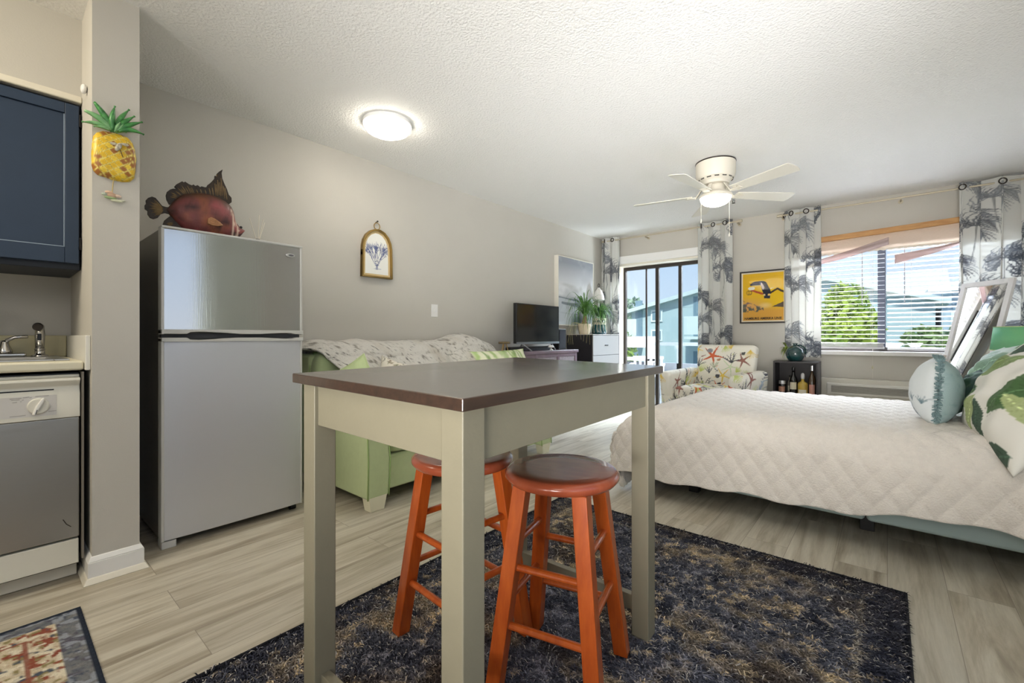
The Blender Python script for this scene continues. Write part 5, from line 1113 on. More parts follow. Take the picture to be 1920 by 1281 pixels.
# ------------------------------------------------------------------ cube shelf with bottles and vase
CB = mat('cube_black', C255(48, 44, 46), 0.45, noise=0.15, nscale=20)
CX0, CX1, CY0, CY1 = -0.935, -0.535, 5.43, 5.70
cu_ = thing('cube_shelf', 'black two tier cube shelf between armchair and air conditioner', 'shelf', ((CX0 + CX1) / 2, (CY0 + CY1) / 2, 0))
MB().box(CX0, CX0 + 0.018, CY0, CY1, 0, 0.738).box(CX1 - 0.018, CX1, CY0, CY1, 0, 0.738).build('side_panels', CB, cu_, bevel=0.002)
MB().box(CX0 + 0.018, CX1 - 0.018, CY0, CY1, 0.72, 0.738).build('top_panel', CB, cu_, bevel=0.002)
MB().box(CX0 + 0.018, CX1 - 0.018, CY0 + 0.002, CY1, 0.362, 0.38).build('shelf_board', CB, cu_, bevel=0.002)
MB().box(CX0 + 0.018, CX1 - 0.018, CY0 + 0.002, CY1, 0.0, 0.018).build('bottom_panel', CB, cu_, bevel=0.002)
MB().box(CX0 + 0.018, CX1 - 0.018, CY1 - 0.008, CY1, 0.018, 0.72).build('back_panel', CB, cu_)
def bottle(label, x, y, prof, m, cap=None, lab=None, cat='bottle', name='liquor_bottle'):
    t = thing(name, label, cat, (x, y, 0.3802), 0, 'bottles in the cube shelf')
    MB().lathe(prof, (x, y, 0.3804), 24).build('glass', m, t, smooth=True)
    if cap: MB().lathe(cap[0], (x, y, 0.3804), 20).build('cap', cap[1], t, smooth=False)
    if lab:
        r_, z0, z1, m_ = lab; q_ = MB()
        q_.grid(13, 2, lambda u, v: (x + r_ * math.cos(-2.4 + 1.7 * u), y + r_ * math.sin(-2.4 + 1.7 * u), 0.3804 + z0 + (z1 - z0) * v)); q_.build('label', m_, t)
    return t
AMB = mat('amber_spirit', C255(150, 108, 40), 0.08, spec=0.7, coat=0.4); GLD = mat('gold_spirit', C255(196, 164, 72), 0.08, spec=0.7, coat=0.4)
DGB = mat('dark_bottle', C255(22, 22, 22), 0.08, spec=0.8, coat=0.5); PNK = mat('pink_spirit', C255(200, 148, 132), 0.1, spec=0.6)
SIL = mat('silver_cap', C255(205, 206, 208), 0.25, metal=0.7); LBL = mat('paper_label', C255(222, 214, 190), 0.7)
bottle('short dark jar with silver lid, leftmost on the cube shelf', -0.865, 5.52, [(0.036, 0), (0.038, 0.006), (0.038, 0.10), (0.034, 0.112)], DGB, ([(0.037, 0.112), (0.037, 0.146), (0.0, 0.148)], SIL), (0.0388, 0.03, 0.085, mat('copper_label', C255(176, 130, 110), 0.4)), cat='jar', name='spice_jar')
bottle('tall dark bottle with cream label next to the silver lidded jar', -0.762, 5.53, [(0.036, 0), (0.038, 0.006), (0.038, 0.15), (0.030, 0.18), (0.015, 0.21), (0.014, 0.285)], DGB, ([(0.015, 0.255), (0.015, 0.292), (0.0, 0.293)], BLACKP), (0.0388, 0.06, 0.135, LBL))
bottle('small clear bottle behind the tall dark bottle', -0.80, 5.60, [(0.030, 0), (0.032, 0.006), (0.032, 0.11), (0.014, 0.15), (0.012, 0.19)], mat('grey_glass', C255(130, 124, 112), 0.1, spec=0.7), ([(0.014, 0.18), (0.014, 0.20), (0, 0.201)], BLACKP), (0.0328, 0.03, 0.09, LBL))
bottle('square shouldered golden bottle with pale round stopper', -0.676, 5.50, [(0.042, 0), (0.045, 0.006), (0.045, 0.12), (0.040, 0.135), (0.016, 0.15), (0.014, 0.175)], GLD, ([(0.016, 0.175), (0.018, 0.20), (0.016, 0.225), (0.008, 0.236), (0.0, 0.238)], mat('stopper', C255(220, 220, 222), 0.3)), (0.0458, 0.01, 0.065, LBL))
bottle('slim bottle with tall silver cap, rightmost on the cube shelf', -0.597, 5.53, [(0.030, 0), (0.032, 0.006), (0.032, 0.17), (0.026, 0.20), (0.012, 0.235), (0.011, 0.26)], mat('brown_bottle', C255(70, 52, 34), 0.08, spec=0.8, coat=0.5), ([(0.016, 0.262), (0.016, 0.315), (0.0, 0.317)], SIL), (0.0328, 0.02, 0.12, PNK))
va = thing('glass_vase', 'round dark teal glass jug with curved handle on the cube shelf', 'vase', (-0.752, 5.57, 0.7383))
MB().lathe([(0.0, 0.0), (0.050, 0.0), (0.066, 0.012), (0.086, 0.05), (0.090, 0.082), (0.082, 0.118), (0.058, 0.148), (0.022, 0.164), (0.018, 0.176), (0.030, 0.188), (0.026, 0.188), (0.0, 0.17)], (-0.752, 5.57, 0.7383), 36).build('body', mat('vase_teal', C255(18, 58, 60), 0.06, spec=0.8, coat=0.6), va, smooth=True)
MB().tube([(-0.735, 5.57, 0.905), (-0.70, 5.568, 0.905), (-0.666, 5.565, 0.882), (-0.652, 5.563, 0.85), (-0.660, 5.563, 0.815)], [0.007, 0.008, 0.008, 0.008, 0.006], n=10).build('handle', mat('vase_teal', (0, 0, 0)), va, smooth=True)
gs = thing('pothos_sprig', 'small yellow green leafy plant half hidden behind the teal jug', 'plant', (-0.86, 5.655, 0.7383))
MB().lathe([(0.022, 0), (0.028, 0.07), (0.026, 0.07), (0, 0.06)], (-0.84, 5.665, 0.7383), 18).build('pot', mat('small_white_pot', C255(220, 220, 210), 0.4), gs, smooth=True)
lf_ = MB()
for k in range(16):
    az = rg.uniform(2.0, 4.6); b = (-0.84, 5.66, 0.80 + rg.uniform(0, 0.06)); pts = arch(b, az, rg.uniform(0.03, 0.075), rg.uniform(0.03, 0.09), rg.uniform(0.0, 0.1), 6); blade(lf_, pts, 0.016, 0.004)
lf_.build('leaves', mat('pothos_leaf', C255(176, 190, 90), 0.5, color2=C255(110, 140, 60), nscale=20), gs, smooth=True)

# ------------------------------------------------------------------ wall air conditioner
ACW = mat('ac_beige', C255(216, 212, 200), 0.5)
ac = thing('air_conditioner', 'long beige wall air conditioner under the window', 'air conditioner', (0.02, 5.78, 0.10))
MB().box(-0.545, 0.60, 5.735, 5.849, 0.10, 0.56).build('housing', ACW, ac, bevel=0.008)
MB().box(-0.49, 0.545, 5.715, 5.735, 0.395, 0.515).build('outlet_frame', mat('ac_light', C255(228, 226, 218), 0.45), ac, bevel=0.014, seg=4)
gl = MB()
for k in range(9): gl.box(-0.45, 0.51, 5.708, 5.718, 0.420 + k * 0.008, 0.4235 + k * 0.008)
gl.build('grille', mat('ac_grille', C255(150, 146, 136), 0.5), ac)
MB().box(-0.40, 0.50, 5.728, 5.736, 0.13, 0.34).build('intake_panel', ACW, ac, bevel=0.004)

# ------------------------------------------------------------------ big rug
RX0, RX1, RY0, RY1 = -1.537, 0.055, 0.02, 2.288
rr_ = np.random.default_rng(41); rv = Canvas(330, 470, C255(76, 78, 88))
ra1 = rv.noise(rr_, 40, 4); ra2 = rv.noise(rr_, 14, 3); ra3 = rv.noise(rr_, 5, 2); ra4 = rv.noise(rr_, 60, 3)
rv.mixmask((ra2 - 0.5) * 5, C255(50, 52, 62)); rv.mixmask((ra3 - 0.52) * 5, C255(124, 124, 134)); rv.mixmask((ra4 - 0.52) * 5, C255(74, 66, 62))
rv.mixmask((ra1 - 0.60) * 8 * np.clip((ra2 - 0.40) * 5, 0, 1) * 0.8, C255(166, 148, 120)); rv.mixmask((ra3 - 0.63) * 8 * np.clip((ra1 - 0.45) * 9, 0, 1), C255(196, 176, 142))
for k in range(46):
    x, y, r0 = rr_.uniform(20, 310), rr_.uniform(20, 450), rr_.uniform(6, 15)
    for q_ in range(6):
        a = q_ * 1.047 + rr_.uniform(0, 0.4); rv.ell(x + r0 * math.cos(a), y + r0 * math.sin(a), r0 * 0.42, r0 * 0.36, C255(164, 146, 118), 0.42, 0.7)
    rv.ell(x, y, r0 * 0.45, r0 * 0.45, C255(48, 50, 62), 0.8, 0.5)
yy, xx = np.mgrid[0:470, 0:330].astype(np.float32); ed = np.minimum(np.minimum(xx, 329 - xx), np.minimum(yy, 469 - yy))
rv.mixmask((ed < 26) * (0.55 + 0.6 * (ra2 - 0.3)), C255(40, 42, 54)); rv.mixmask(((ed < 30) & (ed > 26)) * np.clip(ra3 * 1.2, 0, 1), C255(150, 140, 124)); rv.mixmask((ed < 4) * 1.0, C255(30, 31, 38))
bgr = thing('area_rug', 'large navy and tan shaggy area rug under the high table', 'rug', ((RX0 + RX1) / 2, (RY0 + RY1) / 2, 0.0005))
mb2 = MB().grid(200, 280, lambda u, v: (RX0 + (RX1 - RX0) * u, RY0 + (RY1 - RY0) * v, 0.0075), col=lambda u, v: rv.at(u, v))
ro = mb2.build('woven_base', mat('rug_weave', rough=1.0, attr=True, bump=0.5, bscale=260, noise=0.4, nscale=160, spec=0.05), bgr); sd = ro.modifiers.new('s', 'SOLIDIFY'); sd.thickness = 0.0068; sd.offset = -1
NT_ = 120000; fx = rr_.uniform(RX0 + 0.005, RX1 - 0.005, NT_); fy = rr_.uniform(RY0 + 0.005, RY1 - 0.005, NT_)
az = np.where(rr_.random(NT_) < 0.7, rr_.normal(-0.25, 0.5, NT_), rr_.uniform(0, 6.28, NT_)); ln_ = rr_.uniform(0.009, 0.026, NT_); wd_ = rr_.uniform(0.0012, 0.0026, NT_); hz = rr_.uniform(0.002, 0.010, NT_)
dx, dy = np.cos(az), np.sin(az); P0 = np.stack([fx - dy * wd_, fy + dx * wd_, np.full(NT_, 0.0075)], 1); P1 = np.stack([fx + dy * wd_, fy - dx * wd_, np.full(NT_, 0.0075)], 1)
P2 = np.stack([fx + dx * ln_ * .6 - dy * wd_ * .8, fy + dy * ln_ * .6 + dx * wd_ * .8, 0.0078 + hz], 1); P3 = np.stack([fx + dx * ln_ * .6 + dy * wd_ * .8, fy + dy * ln_ * .6 - dx * wd_ * .8, 0.0078 + hz], 1); P4 = np.stack([fx + dx * ln_, fy + dy * ln_, 0.0080 + hz * 0.6], 1)
vv = np.stack([P0, P1, P3, P2, P4], 1).reshape(-1, 3) - np.array([(RX0 + RX1) / 2, (RY0 + RY1) / 2, 0.0005])
me = bpy.data.meshes.new('pile'); base_i = np.arange(NT_) * 5
me.vertices.add(NT_ * 5); me.vertices.foreach_set('co', vv.astype(np.float32).ravel())
loops = np.stack([base_i, base_i + 1, base_i + 2, base_i + 3, base_i + 3, base_i + 2, base_i + 4], 1).ravel().astype(np.int32)
me.loops.add(len(loops)); me.loops.foreach_set('vertex_index', loops)
me.polygons.add(NT_ * 2); ls = np.stack([np.arange(NT_) * 7, np.arange(NT_) * 7 + 4], 1).ravel().astype(np.int32); me.polygons.foreach_set('loop_start', ls)
me.update(calc_edges=True)
ix = np.clip(((fx - RX0) / (RX1 - RX0) * 329).astype(int), 0, 329); iy = np.clip(((1 - (fy - RY0) / (RY1 - RY0)) * 469).astype(int), 0, 469)
cl = rv.a[iy, ix] * rr_.uniform(0.7, 1.9, NT_)[:, None]; cl = np.where((rr_.random(NT_) < 0.07)[:, None], np.array(C255(176, 172, 166))[None], cl)
ca = np.ones((NT_, 5, 4), dtype=np.float32); ca[:, :, :3] = cl[:, None, :]; at_ = me.color_attributes.new('Col', 'FLOAT_COLOR', 'POINT'); at_.data.foreach_set('color', ca.ravel())
me.materials.append(mat('rug_pile', rough=0.9, attr=True, spec=0.15)); pl_ = bpy.data.objects.new('pile', me); COL.objects.link(pl_); pl_.parent = bgr; pl_['kind'] = 'stuff'
MB().tube([(RX0, RY0, 0.006), (RX1, RY0, 0.006), (RX1, RY1, 0.006), (RX0, RY1, 0.006)], 0.005, n=8, closed=True).build('binding', mat('rug_binding', C255(28, 28, 34), 0.9), bgr)

# ------------------------------------------------------------------ high table
PAINTG = mat('sage_grey_paint', C255(132, 126, 107), 0.42, noise=0.05, nscale=20, bump=0.04, bscale=90)
DWOOD = mat('espresso_wood', C255(66, 47, 37), 0.3, color2=C255(46, 33, 27), nscale=5, stretch=(14, 1.0, 14), bump=0.04, bscale=30, coat=0.9, coatr=0.13, spec=0.6)
TCX, TCY, TW, TL_, TH_, TYAW = -0.8756, 0.980, 0.630, 0.931, 0.903, 0.0195
tb = thing('high_table', 'counter height table with dark wood top and sage grey legs', 'table', (TCX, TCY, 0.0), TYAW); TM = XF[tb.name]
RUGZ = 0.0125
def tz(x, y): return TH_ - 0.0157 * x + 0.0081 * y
def tp(x, y, z): return tuple(TM @ Vector((x, y, z)))
hw, hl = TW / 2, TL_ / 2
t0 = [(-hw, -hl), (hw, -hl), (hw, hl), (-hw, hl)]
MB().hexa([tp(x, y, tz(x, y) - 0.024) for x, y in t0], [tp(x, y, tz(x, y)) for x, y in t0]).build('tabletop', DWOOD, tb, bevel=0.0025)
OV, LW = 0.020, 0.058
for sx in (-1, 1):
    for sy in (-1, 1):
        xo, yo = sx * (hw - OV), sy * (hl - OV); xi, yi = xo - sx * LW, yo - sy * LW
        xs, ys = sorted((xo, xi)), sorted((yo, yi)); fp = [(xs[0], ys[0]), (xs[1], ys[0]), (xs[1], ys[1]), (xs[0], ys[1])]
        MB().hexa([tp(x, y, RUGZ) for x, y in fp], [tp(x, y, tz(x, y) - 0.0242) for x, y in fp]).build('leg', PAINTG, tb, bevel=0.003)
AH = 0.105
def apron(pa, pb, th_, inset, along_x):
    (xa, ya), (xb, yb) = pa, pb; q_ = MB()
    if along_x: fp = [(xa, ya - th_ / 2), (xb, ya - th_ / 2), (xb, ya + th_ / 2), (xa, ya + th_ / 2)]
    else: fp = [(xa - th_ / 2, ya), (xa + th_ / 2, ya), (xa + th_ / 2, yb), (xa - th_ / 2, yb)]
    return q_.hexa([tp(x, y, tz(x, y) - 0.0243 - AH) for x, y in fp], [tp(x, y, tz(x, y) - 0.0243) for x, y in fp])
xi, yi = hw - OV - LW, hl - OV - LW
for sy in (-1, 1):
    apron((-xi, sy * (hl - OV - 0.020)), (xi, sy * (hl - OV - 0.020)), 0.022, 0, True).build('apron', PAINTG, tb, bevel=0.002)
    yy_ = sy * (hl - OV - LW / 2); MB().hexa([tp(x, y, 0.085) for x, y in ((-xi, yy_ - 0.012), (xi, yy_ - 0.012), (xi, yy_ + 0.012), (-xi, yy_ + 0.012))], [tp(x, y, 0.135) for x, y in ((-xi, yy_ - 0.012), (xi, yy_ - 0.012), (xi, yy_ + 0.012), (-xi, yy_ + 0.012))]).build('stretcher', PAINTG, tb, bevel=0.002)
for sx in (-1, 1):
    apron((sx * (hw - OV - 0.020), -yi), (sx * (hw - OV - 0.020), yi), 0.022, 0, False).build('apron', PAINTG, tb, bevel=0.002)

# ------------------------------------------------------------------ stools
ORW = mat('orange_stained_wood', C255(192, 92, 32), 0.28, color2=C255(162, 68, 20), nscale=7, stretch=(6, 6, 1), coat=0.35, bump=0.04, bscale=40)
SEATW = mat('seat_stained_wood', C255(166, 84, 54), 0.25, color2=C255(146, 68, 44), nscale=5, stretch=(1, 6, 1), coat=0.4)
st_ = thing('bar_stool', 'round backless orange wooden stool nearest the camera, under the high table', 'stool', (0, 0, 0), 0, 'orange stools at the high table'); SM = Matrix.Identity(4)
MB().lathe([(0.0, 0.572), (0.140, 0.572), (0.158, 0.578), (0.168, 0.590), (0.168, 0.600), (0.160, 0.609), (0.152, 0.6115), (0.10, 0.6095), (0.0, 0.6085)], (0, 0, 0), 56).build('seat', SEATW, st_, smooth=True)
tops = []; bots = []
for k in range(4):
    a = R(45 + 90 * k); tx, ty = 0.124 * math.cos(a), 0.124 * math.sin(a); bx_, by_ = 0.207 * math.cos(a), 0.207 * math.sin(a); tops.append(Vector((tx, ty, 0.574))); bots.append(Vector((bx_, by_, RUGZ)))
    d_ = Vector((math.cos(a), math.sin(a), 0)); n_ = Vector((-d_.y, d_.x, 0)); w_ = 0.0215; d2 = (d_ + n_) * 0.7071 * 1.0; n2 = (n_ - d_) * 0.7071
    q_ = MB(); q_.hexa([bots[k] + d2 * (s1 * w_) + n2 * (s2 * w_) for s1, s2 in ((-1, -1), (1, -1), (1, 1), (-1, 1))], [tops[k] + d2 * (s1 * w_ * 1.0) + n2 * (s2 * w_ * 1.0) for s1, s2 in ((-1, -1), (1, -1), (1, 1), (-1, 1))]).build('leg', ORW, st_, bevel=0.003)
for k in range(4):
    for z in ((0.185, 0.345) if k % 2 == 0 else (0.245, 0.405)):
        j = (k + 1) % 4; pa = bots[k].lerp(tops[k], (z - RUGZ) / (0.574 - RUGZ)); pb = bots[j].lerp(tops[j], (z - RUGZ) / (0.574 - RUGZ)); MB().cyl(pa, pb, 0.0105, n=14).build('rung', ORW, st_, smooth=False)
st_.location = (-0.739, 1.099, 0); st_.rotation_euler = (0, 0, R(14)); XF[st_.name] = Matrix.Translation(st_.location) @ Matrix.Rotation(R(14), 4, 'Z')
copy_thing(st_, (-1.083, 1.022, 0), R(-4.7), 'round backless orange wooden stool farther back, behind the near table leg')

# ------------------------------------------------------------------ bed
BX0, BX1, BY0, BY1 = -1.10, 1.05, 2.74, 4.06
bed = thing('bed', 'low bed with pale teal base panels beneath a cream quilt', 'bed', (0, 3.4, 0))
TEALF = mat('pale_teal_fabric', C255(150, 166, 164), 0.85, bump=0.1, bscale=400)
for xa, xb in ((BX0, -0.082), (-0.078, BX1)): MB().box(xa, xb, 2.70, BY1 + 0.04, 0.118, 0.235).build('base_panel', TEALF, bed, bevel=0.02, seg=3)
mq = MB(); supere(mq, (0.0, 3.43, 0.400), (1.02, 0.585, 0.125), 0.2, 0.08, 80, 16); mq.build('mattress', mat('mattress_white', C255(226, 224, 220), 0.9), bed, smooth=True)
for x in (-0.95, -0.08, 0.95):
    for y in (2.95, 3.9): MB().box(x - 0.03, x + 0.03, y - 0.03, y + 0.03, 0, 0.118).build('leg', BLACKP, bed, bevel=0.003)
# quilt
TOPZ_ = 0.553; qx0, qy0, qy1 = -1.045, 2.84, 4.02
qb = MB(); NU, NV = 380, 300
SK = 0.52
def skirt(s, out, fall):                     # distance past the edge -> outward, drop
    a = min(s, 0.26) / 0.26 * 1.35; r_ = 0.26 / 1.35
    o = r_ * math.sin(a) * out; d_ = r_ * (1 - math.cos(a))
    if s > 0.26: o += (s - 0.26) * 0.10 * out; d_ += (s - 0.26) * fall
    return o, d_
def foot_skirt(s):
    t = min(1, s / 0.40); o = 0.34 * math.sin(t * math.pi / 2) - max(0, s - 0.40) * 0.35
    return o, 0.27 * (1 - math.cos(t * math.pi / 2)) + max(0, s - 0.40) * 0.95
def qpt(u, v):
    cx_ = -1.70 + u * 2.74; lo_y = 2.30 + 0.075 * min(1, max(0, (cx_ + 0.55) / 0.7)) + 0.012 * math.sin(cx_ * 8) + 0.008 * math.sin(cx_ * 21 + 1); cy_ = lo_y + v * (4.55 - lo_y)           # cloth coordinates
    sx_ = max(0, qx0 - cx_); sn = max(0, qy0 - cy_); sf = max(0, cy_ - qy1)
    ox, dxp = foot_skirt(sx_); oy, dyn = skirt(sn, 0.95, 0.97); oyf, dyf = skirt(sf, 0.8, 0.95)
    x = max(cx_, qx0) - ox; y = min(max(cy_, qy0), qy1) - oy + oyf
    m_ = max(dyn, dyf); d_ = max(dxp, m_) + 0.16 * min(dxp, m_)
    z = TOPZ_ - d_
    if sx_ > 0 and sn > 0: t_ = min(sx_, sn) / SK; x -= 0.02 * t_; y -= -0.05 * t_
    # quilting diamonds
    p1 = (cx_ + cy_ * 0.72) / 0.104; p2 = (cx_ - cy_ * 0.72) / 0.104
    pf_ = (abs(math.sin(math.pi * p1)) * abs(math.sin(math.pi * p2))) ** 0.42
    h_ = 0.0135 * pf_
    wv = 0.010 * math.sin(cx_ * 5.1 + 1.0) * min(1, sn / 0.3) + 0.006 * math.sin(cx_ * 13 + cy_ * 3) * min(1, sn / 0.3)
    cre = math.exp(-(((cx_ - (-0.28 + 0.25 * (cy_ - 2.6))) / 0.030) ** 2)) * 0.018 * math.exp(-((cy_ - 2.66) / 0.10) ** 2)
    fold = 0.02 * math.sin(cx_ * 2.2 + 0.4) * min(1, sn / 0.4)
    if sn > 0 or sf > 0 or sx_ > 0:
        k_ = min(1, max(sn, sf, sx_) / 0.26); ny = (-1 if sn > 0 else (1 if sf > 0 else 0)) * k_ * (0 if sx_ > sn + sf else 1); nx = -k_ if sx_ > max(sn, sf) else 0; nz = 1 - 0.8 * k_
    else: nx = ny = 0; nz = 1
    a_ = h_ + cre
    return (x + nx * a_, y + ny * (a_ + wv + fold), max(0.022, z + nz * a_ + 0.006 * math.sin(cx_ * 3) * min(1, sn)))
qb.grid(NU, NV, qpt)
qo = qb.build('quilt', mat('cream_plush', C255(226, 219, 210), 0.95, noise=0.08, nscale=45, bump=0.55, bscale=140, spec=0.1, sheen=0.35), smooth=True)
sd = qo.modifiers.new('s', 'SOLIDIFY'); sd.thickness = 0.010; sd.offset = -1
tag(qo, 'cream plush quilt with stitched diamonds spread over the bed', 'quilt')

# pillows
rl = np.random.default_rng(19)
def leaf_canvas(seed, bgc, cols, n=16, W_=300, H_=300):
    r_ = np.random.default_rng(seed); c_ = Canvas(W_, H_, bgc)
    for k in range(n):
        x, y, a = r_.uniform(0, W_), r_.uniform(0, H_), r_.uniform(0, 6.28); L = r_.uniform(0.34, 0.55) * W_; B = L * r_.uniform(0.20, 0.28); col = cols[k % len(cols)]
        def pt(t, s_): bend = 0.25 * L * t * t; return (x + math.cos(a) * L * t - math.sin(a) * (s_ + bend), y + math.sin(a) * L * t + math.cos(a) * (s_ + bend))
        out = [pt(t, B * math.sin(math.pi * t ** 0.8)) for t in np.linspace(0, 1, 16)] + [pt(t, -B * math.sin(math.pi * t ** 0.8)) for t in np.linspace(1, 0, 16)]
        c_.poly(out, col, 0.96)
        c_.line([pt(t, 0) for t in np.linspace(0, 1, 10)], 1.6, 0.8, tuple(min(1, v * 2.0 + 0.05) for v in col), 0.8)
        for t in np.linspace(0.12, 0.85, 9):
            for s2 in (-1, 1): c_.line([pt(t, 0), pt(min(1, t + 0.12), s2 * B * 0.85 * math.sin(math.pi * t ** 0.8))], 0.9, 0.4, tuple(v * 0.6 for v in col), 0.6)
    return c_
G1, G2, G3, G4 = C255(70, 104, 60), C255(128, 150, 94), C255(44, 76, 56), C255(172, 186, 130)
pc1 = leaf_canvas(113, C255(232, 230, 222), [G1, G4, G3, G2], 16)
pc2 = leaf_canvas(103, C255(206, 222, 218), [C255(140, 172, 150), C255(104, 140, 100), C255(176, 204, 196)], 9)
pc3 = leaf_canvas(105, C255(60, 86, 78), [G3, C255(40, 64, 60), C255(84, 116, 100)], 12)
def bed_pillow(label, c, e1, e2, hw_, hh_, th_, cv_, nm='pillow_palm', wr=0.012, name='bed_pillow'):
    q_ = MB(); pillow(q_, c, e1, e2, hw_, hh_, th_, 80, 80, col=lambda u, v: cv_.at(u, v), wr=wr)
    r_ = thing(name, label, 'pillow', (c[0], c[1], c[2] - hh_), 0, 'pillows on the bed'); q_.build('cover', mat(nm, rough=0.8, attr=True, bump=0.1, bscale=30), r_, smooth=True, weld=True); return r_
bed_pillow('white pillow with large green banana leaves, nearest on the bed', (0.45, 2.93, 0.715), (-0.12, 1, 0.12), (0.45, 0.0, 0.88), 0.36, 0.255, 0.13, pc1)
bed_pillow('pale teal leaf pillow behind the banana leaf pillow', (0.47, 3.60, 0.75), (-0.10, 1, -0.08), (0.42, 0.05, 0.90), 0.33, 0.235, 0.11, pc2, wr=0.014)
bed_pillow('dark green leaf pillow wedged behind the fringed cushion', (0.33, 3.42, 0.70), (0.0, 1, 0), (0.5, 0, 0.85), 0.16, 0.14, 0.05, pc3)
fcn = Canvas(160, 160, C255(222, 228, 230))
for k in range(12):
    x, y = rl.uniform(10, 150), rl.uniform(100, 160)
    for q_ in range(5): a = -1.57 + (q_ - 2) * 0.4; fcn.line([(x, y), (x + 20 * math.cos(a), y + 20 * math.sin(a))], 2.4, 0.6, C255(110, 134, 146), 0.8)
fbk = Canvas(160, 160, C255(168, 190, 192)); fnn = fbk.noise(rl, 12, 3); fbk.mixmask((fnn - 0.5) * 3, C255(150, 176, 180))
fcu = thing('fringed_cushion', 'round pale blue cushion with teal fringe standing edge-on on the bed', 'cushion', (0.195, 3.25, 0.555), 0, 'pillows on the bed')
q_ = MB(); FC, FE1, FE2 = (0.197, 3.25, 0.712), (0.02, 1, 0.02), (0.055, 0, 1)
pillow(q_, FC, FE1, FE2, 0.185, 0.172, 0.108, 64, 64, col=lambda u, v: fbk.at(u, v), col_back=lambda u, v: fcn.at(u, v), pinch=0.02, wr=0.003)
q_.build('cover', mat('cushion_cloth', rough=0.85, attr=True, bump=0.15, bscale=200), fcu, smooth=True, weld=True)
a1 = Vector(FE1).normalized(); a2 = Vector(FE2); a2 = (a2 - a1 * a2.dot(a1)).normalized(); nn3 = a1.cross(a2); fq = MB(); rf = random.Random(9)
for k in range(1500):
    s_ = rf.random() * 4; i_ = int(s_); f_ = 2 * (s_ - i_) - 1; uu, vv_ = ((f_, -1), (1, f_), (-f_, 1), (-1, -f_))[i_]; rr2 = Vector((uu, vv_)); out = a1 * uu + a2 * vv_
    b = Vector(FC) + a1 * (0.185 * uu * 0.99) + a2 * (0.172 * vv_ * 0.99); e_ = b + out.normalized() * rf.uniform(0.004, 0.018) + nn3 * rf.uniform(-0.020, 0.020)
    if e_.z > 0.568: fq.tube([b, (b + e_) / 2 + nn3 * rf.uniform(-0.006, 0.006), e_], [0.0026, 0.003, 0.0018], n=5)
fo_ = fq.build('fringe', mat('teal_fringe', C255(138, 164, 168), 0.9, noise=0.3, nscale=60), fcu, smooth=True); fo_['kind'] = 'stuff'

# ------------------------------------------------------------------ nightstand, lamp and leaning mirror at the head of the bed
NSX = 0.80
ns = thing('nightstand', 'small white nightstand hidden behind the bed pillows', 'nightstand', (NSX, 4.50, 0))
MB().box(0.58, 1.10, 4.27, 4.73, 0.10, 0.55).build('body', WHITE, ns, bevel=0.004)
for z in (0.14, 0.34): MB().box(0.60, 1.08, 4.262, 4.27, z, z + 0.18).build('drawer', WHITE, ns, bevel=0.003)
for x in (0.61, 1.07):
    for y in (4.30, 4.70): MB().box(x - 0.02, x + 0.02, y - 0.02, y + 0.02, 0, 0.10).build('leg', WHITE, ns)
lmp = thing('table_lamp', 'table lamp with green drum shade and red base behind the pillows', 'lamp', (0.735, 4.50, 0.5502))
RED = mat('red_ceramic', C255(206, 70, 64), 0.3, coat=0.3)
MB().lathe([(0.075, 0), (0.075, 0.02), (0.035, 0.035), (0.05, 0.10), (0.06, 0.17), (0.045, 0.25), (0.028, 0.30), (0.028, 0.37)], (0.735, 4.50, 0.5502), 24).build('base', RED, lmp, smooth=True)
MB().cyl((0.735, 4.50, 0.92), (0.735, 4.50, 1.055), 0.006, n=10).build('stem', BRASS, lmp)
MB().lathe([(0.192, 0.905), (0.175, 1.066)], (0.735, 4.50, 0), 48).build('shade', mat('green_shade', C255(158, 214, 164), 0.7, color2=C255(128, 204, 172), nscale=3, transl=0.45), lmp, smooth=True)
sh = [o for o in lmp.children if o.name.startswith('shade')][0]
sh.data.polygons  # open drum: drop the end caps
bm = bmesh.new(); bm.from_mesh(sh.data); bmesh.ops.delete(bm, geom=[f for f in bm.faces if len(f.verts) > 4], context='FACES_ONLY'); bm.to_mesh(sh.data); bm.free()
sd = sh.modifiers.new('s', 'SOLIDIFY'); sd.thickness = 0.003
for zz, r_ in ((0.906, 0.1925), (1.065, 0.1755)): MB().tube([(0.735 + r_ * math.cos(t), 4.50 + r_ * math.sin(t), zz) for t in np.linspace(0, 6.2832, 41)[:-1]], 0.003, n=6, closed=True).build('shade_rim', mat('shade_rim', C255(190, 210, 150), 0.6), lmp, smooth=True)

mi = thing('leaning_mirror', 'tilted white framed mirror leaning on the curtain behind the bed', 'mirror', (0.55, 5.3, 0.06))
A = Vector((0.517, 5.625, 1.468)); B_ = Vector((0.517 + 0.588, 5.625 - 0.809, 1.468))
dn = Vector((-0.195, -0.142, -1.0)).normalized(); ex = (B_ - A).normalized(); ex = (ex - dn * ex.dot(dn)).normalized(); nz_ = ex.cross(dn).normalized()
if nz_.y > 0: nz_ = -nz_
MWD, MHT, FW = 0.444, 1.49, 0.042
def mp_(a, b, c): return A + ex * a + dn * b + nz_ * c
fr = MB()
for (a0, a1_, b0, b1) in ((0, FW, 0, MHT), (MWD - FW, MWD, 0, MHT), (FW, MWD - FW, 0, FW), (FW, MWD - FW, MHT - FW, MHT)):
    fr.hexa([mp_(a0, b0, -0.012), mp_(a1_, b0, -0.012), mp_(a1_, b1, -0.012), mp_(a0, b1, -0.012)], [mp_(a0, b0, 0.012), mp_(a1_, b0, 0.012), mp_(a1_, b1, 0.012), mp_(a0, b1, 0.012)])
fr.build('frame', mat('mirror_white', C255(232, 231, 232), 0.35), mi, bevel=0.003)
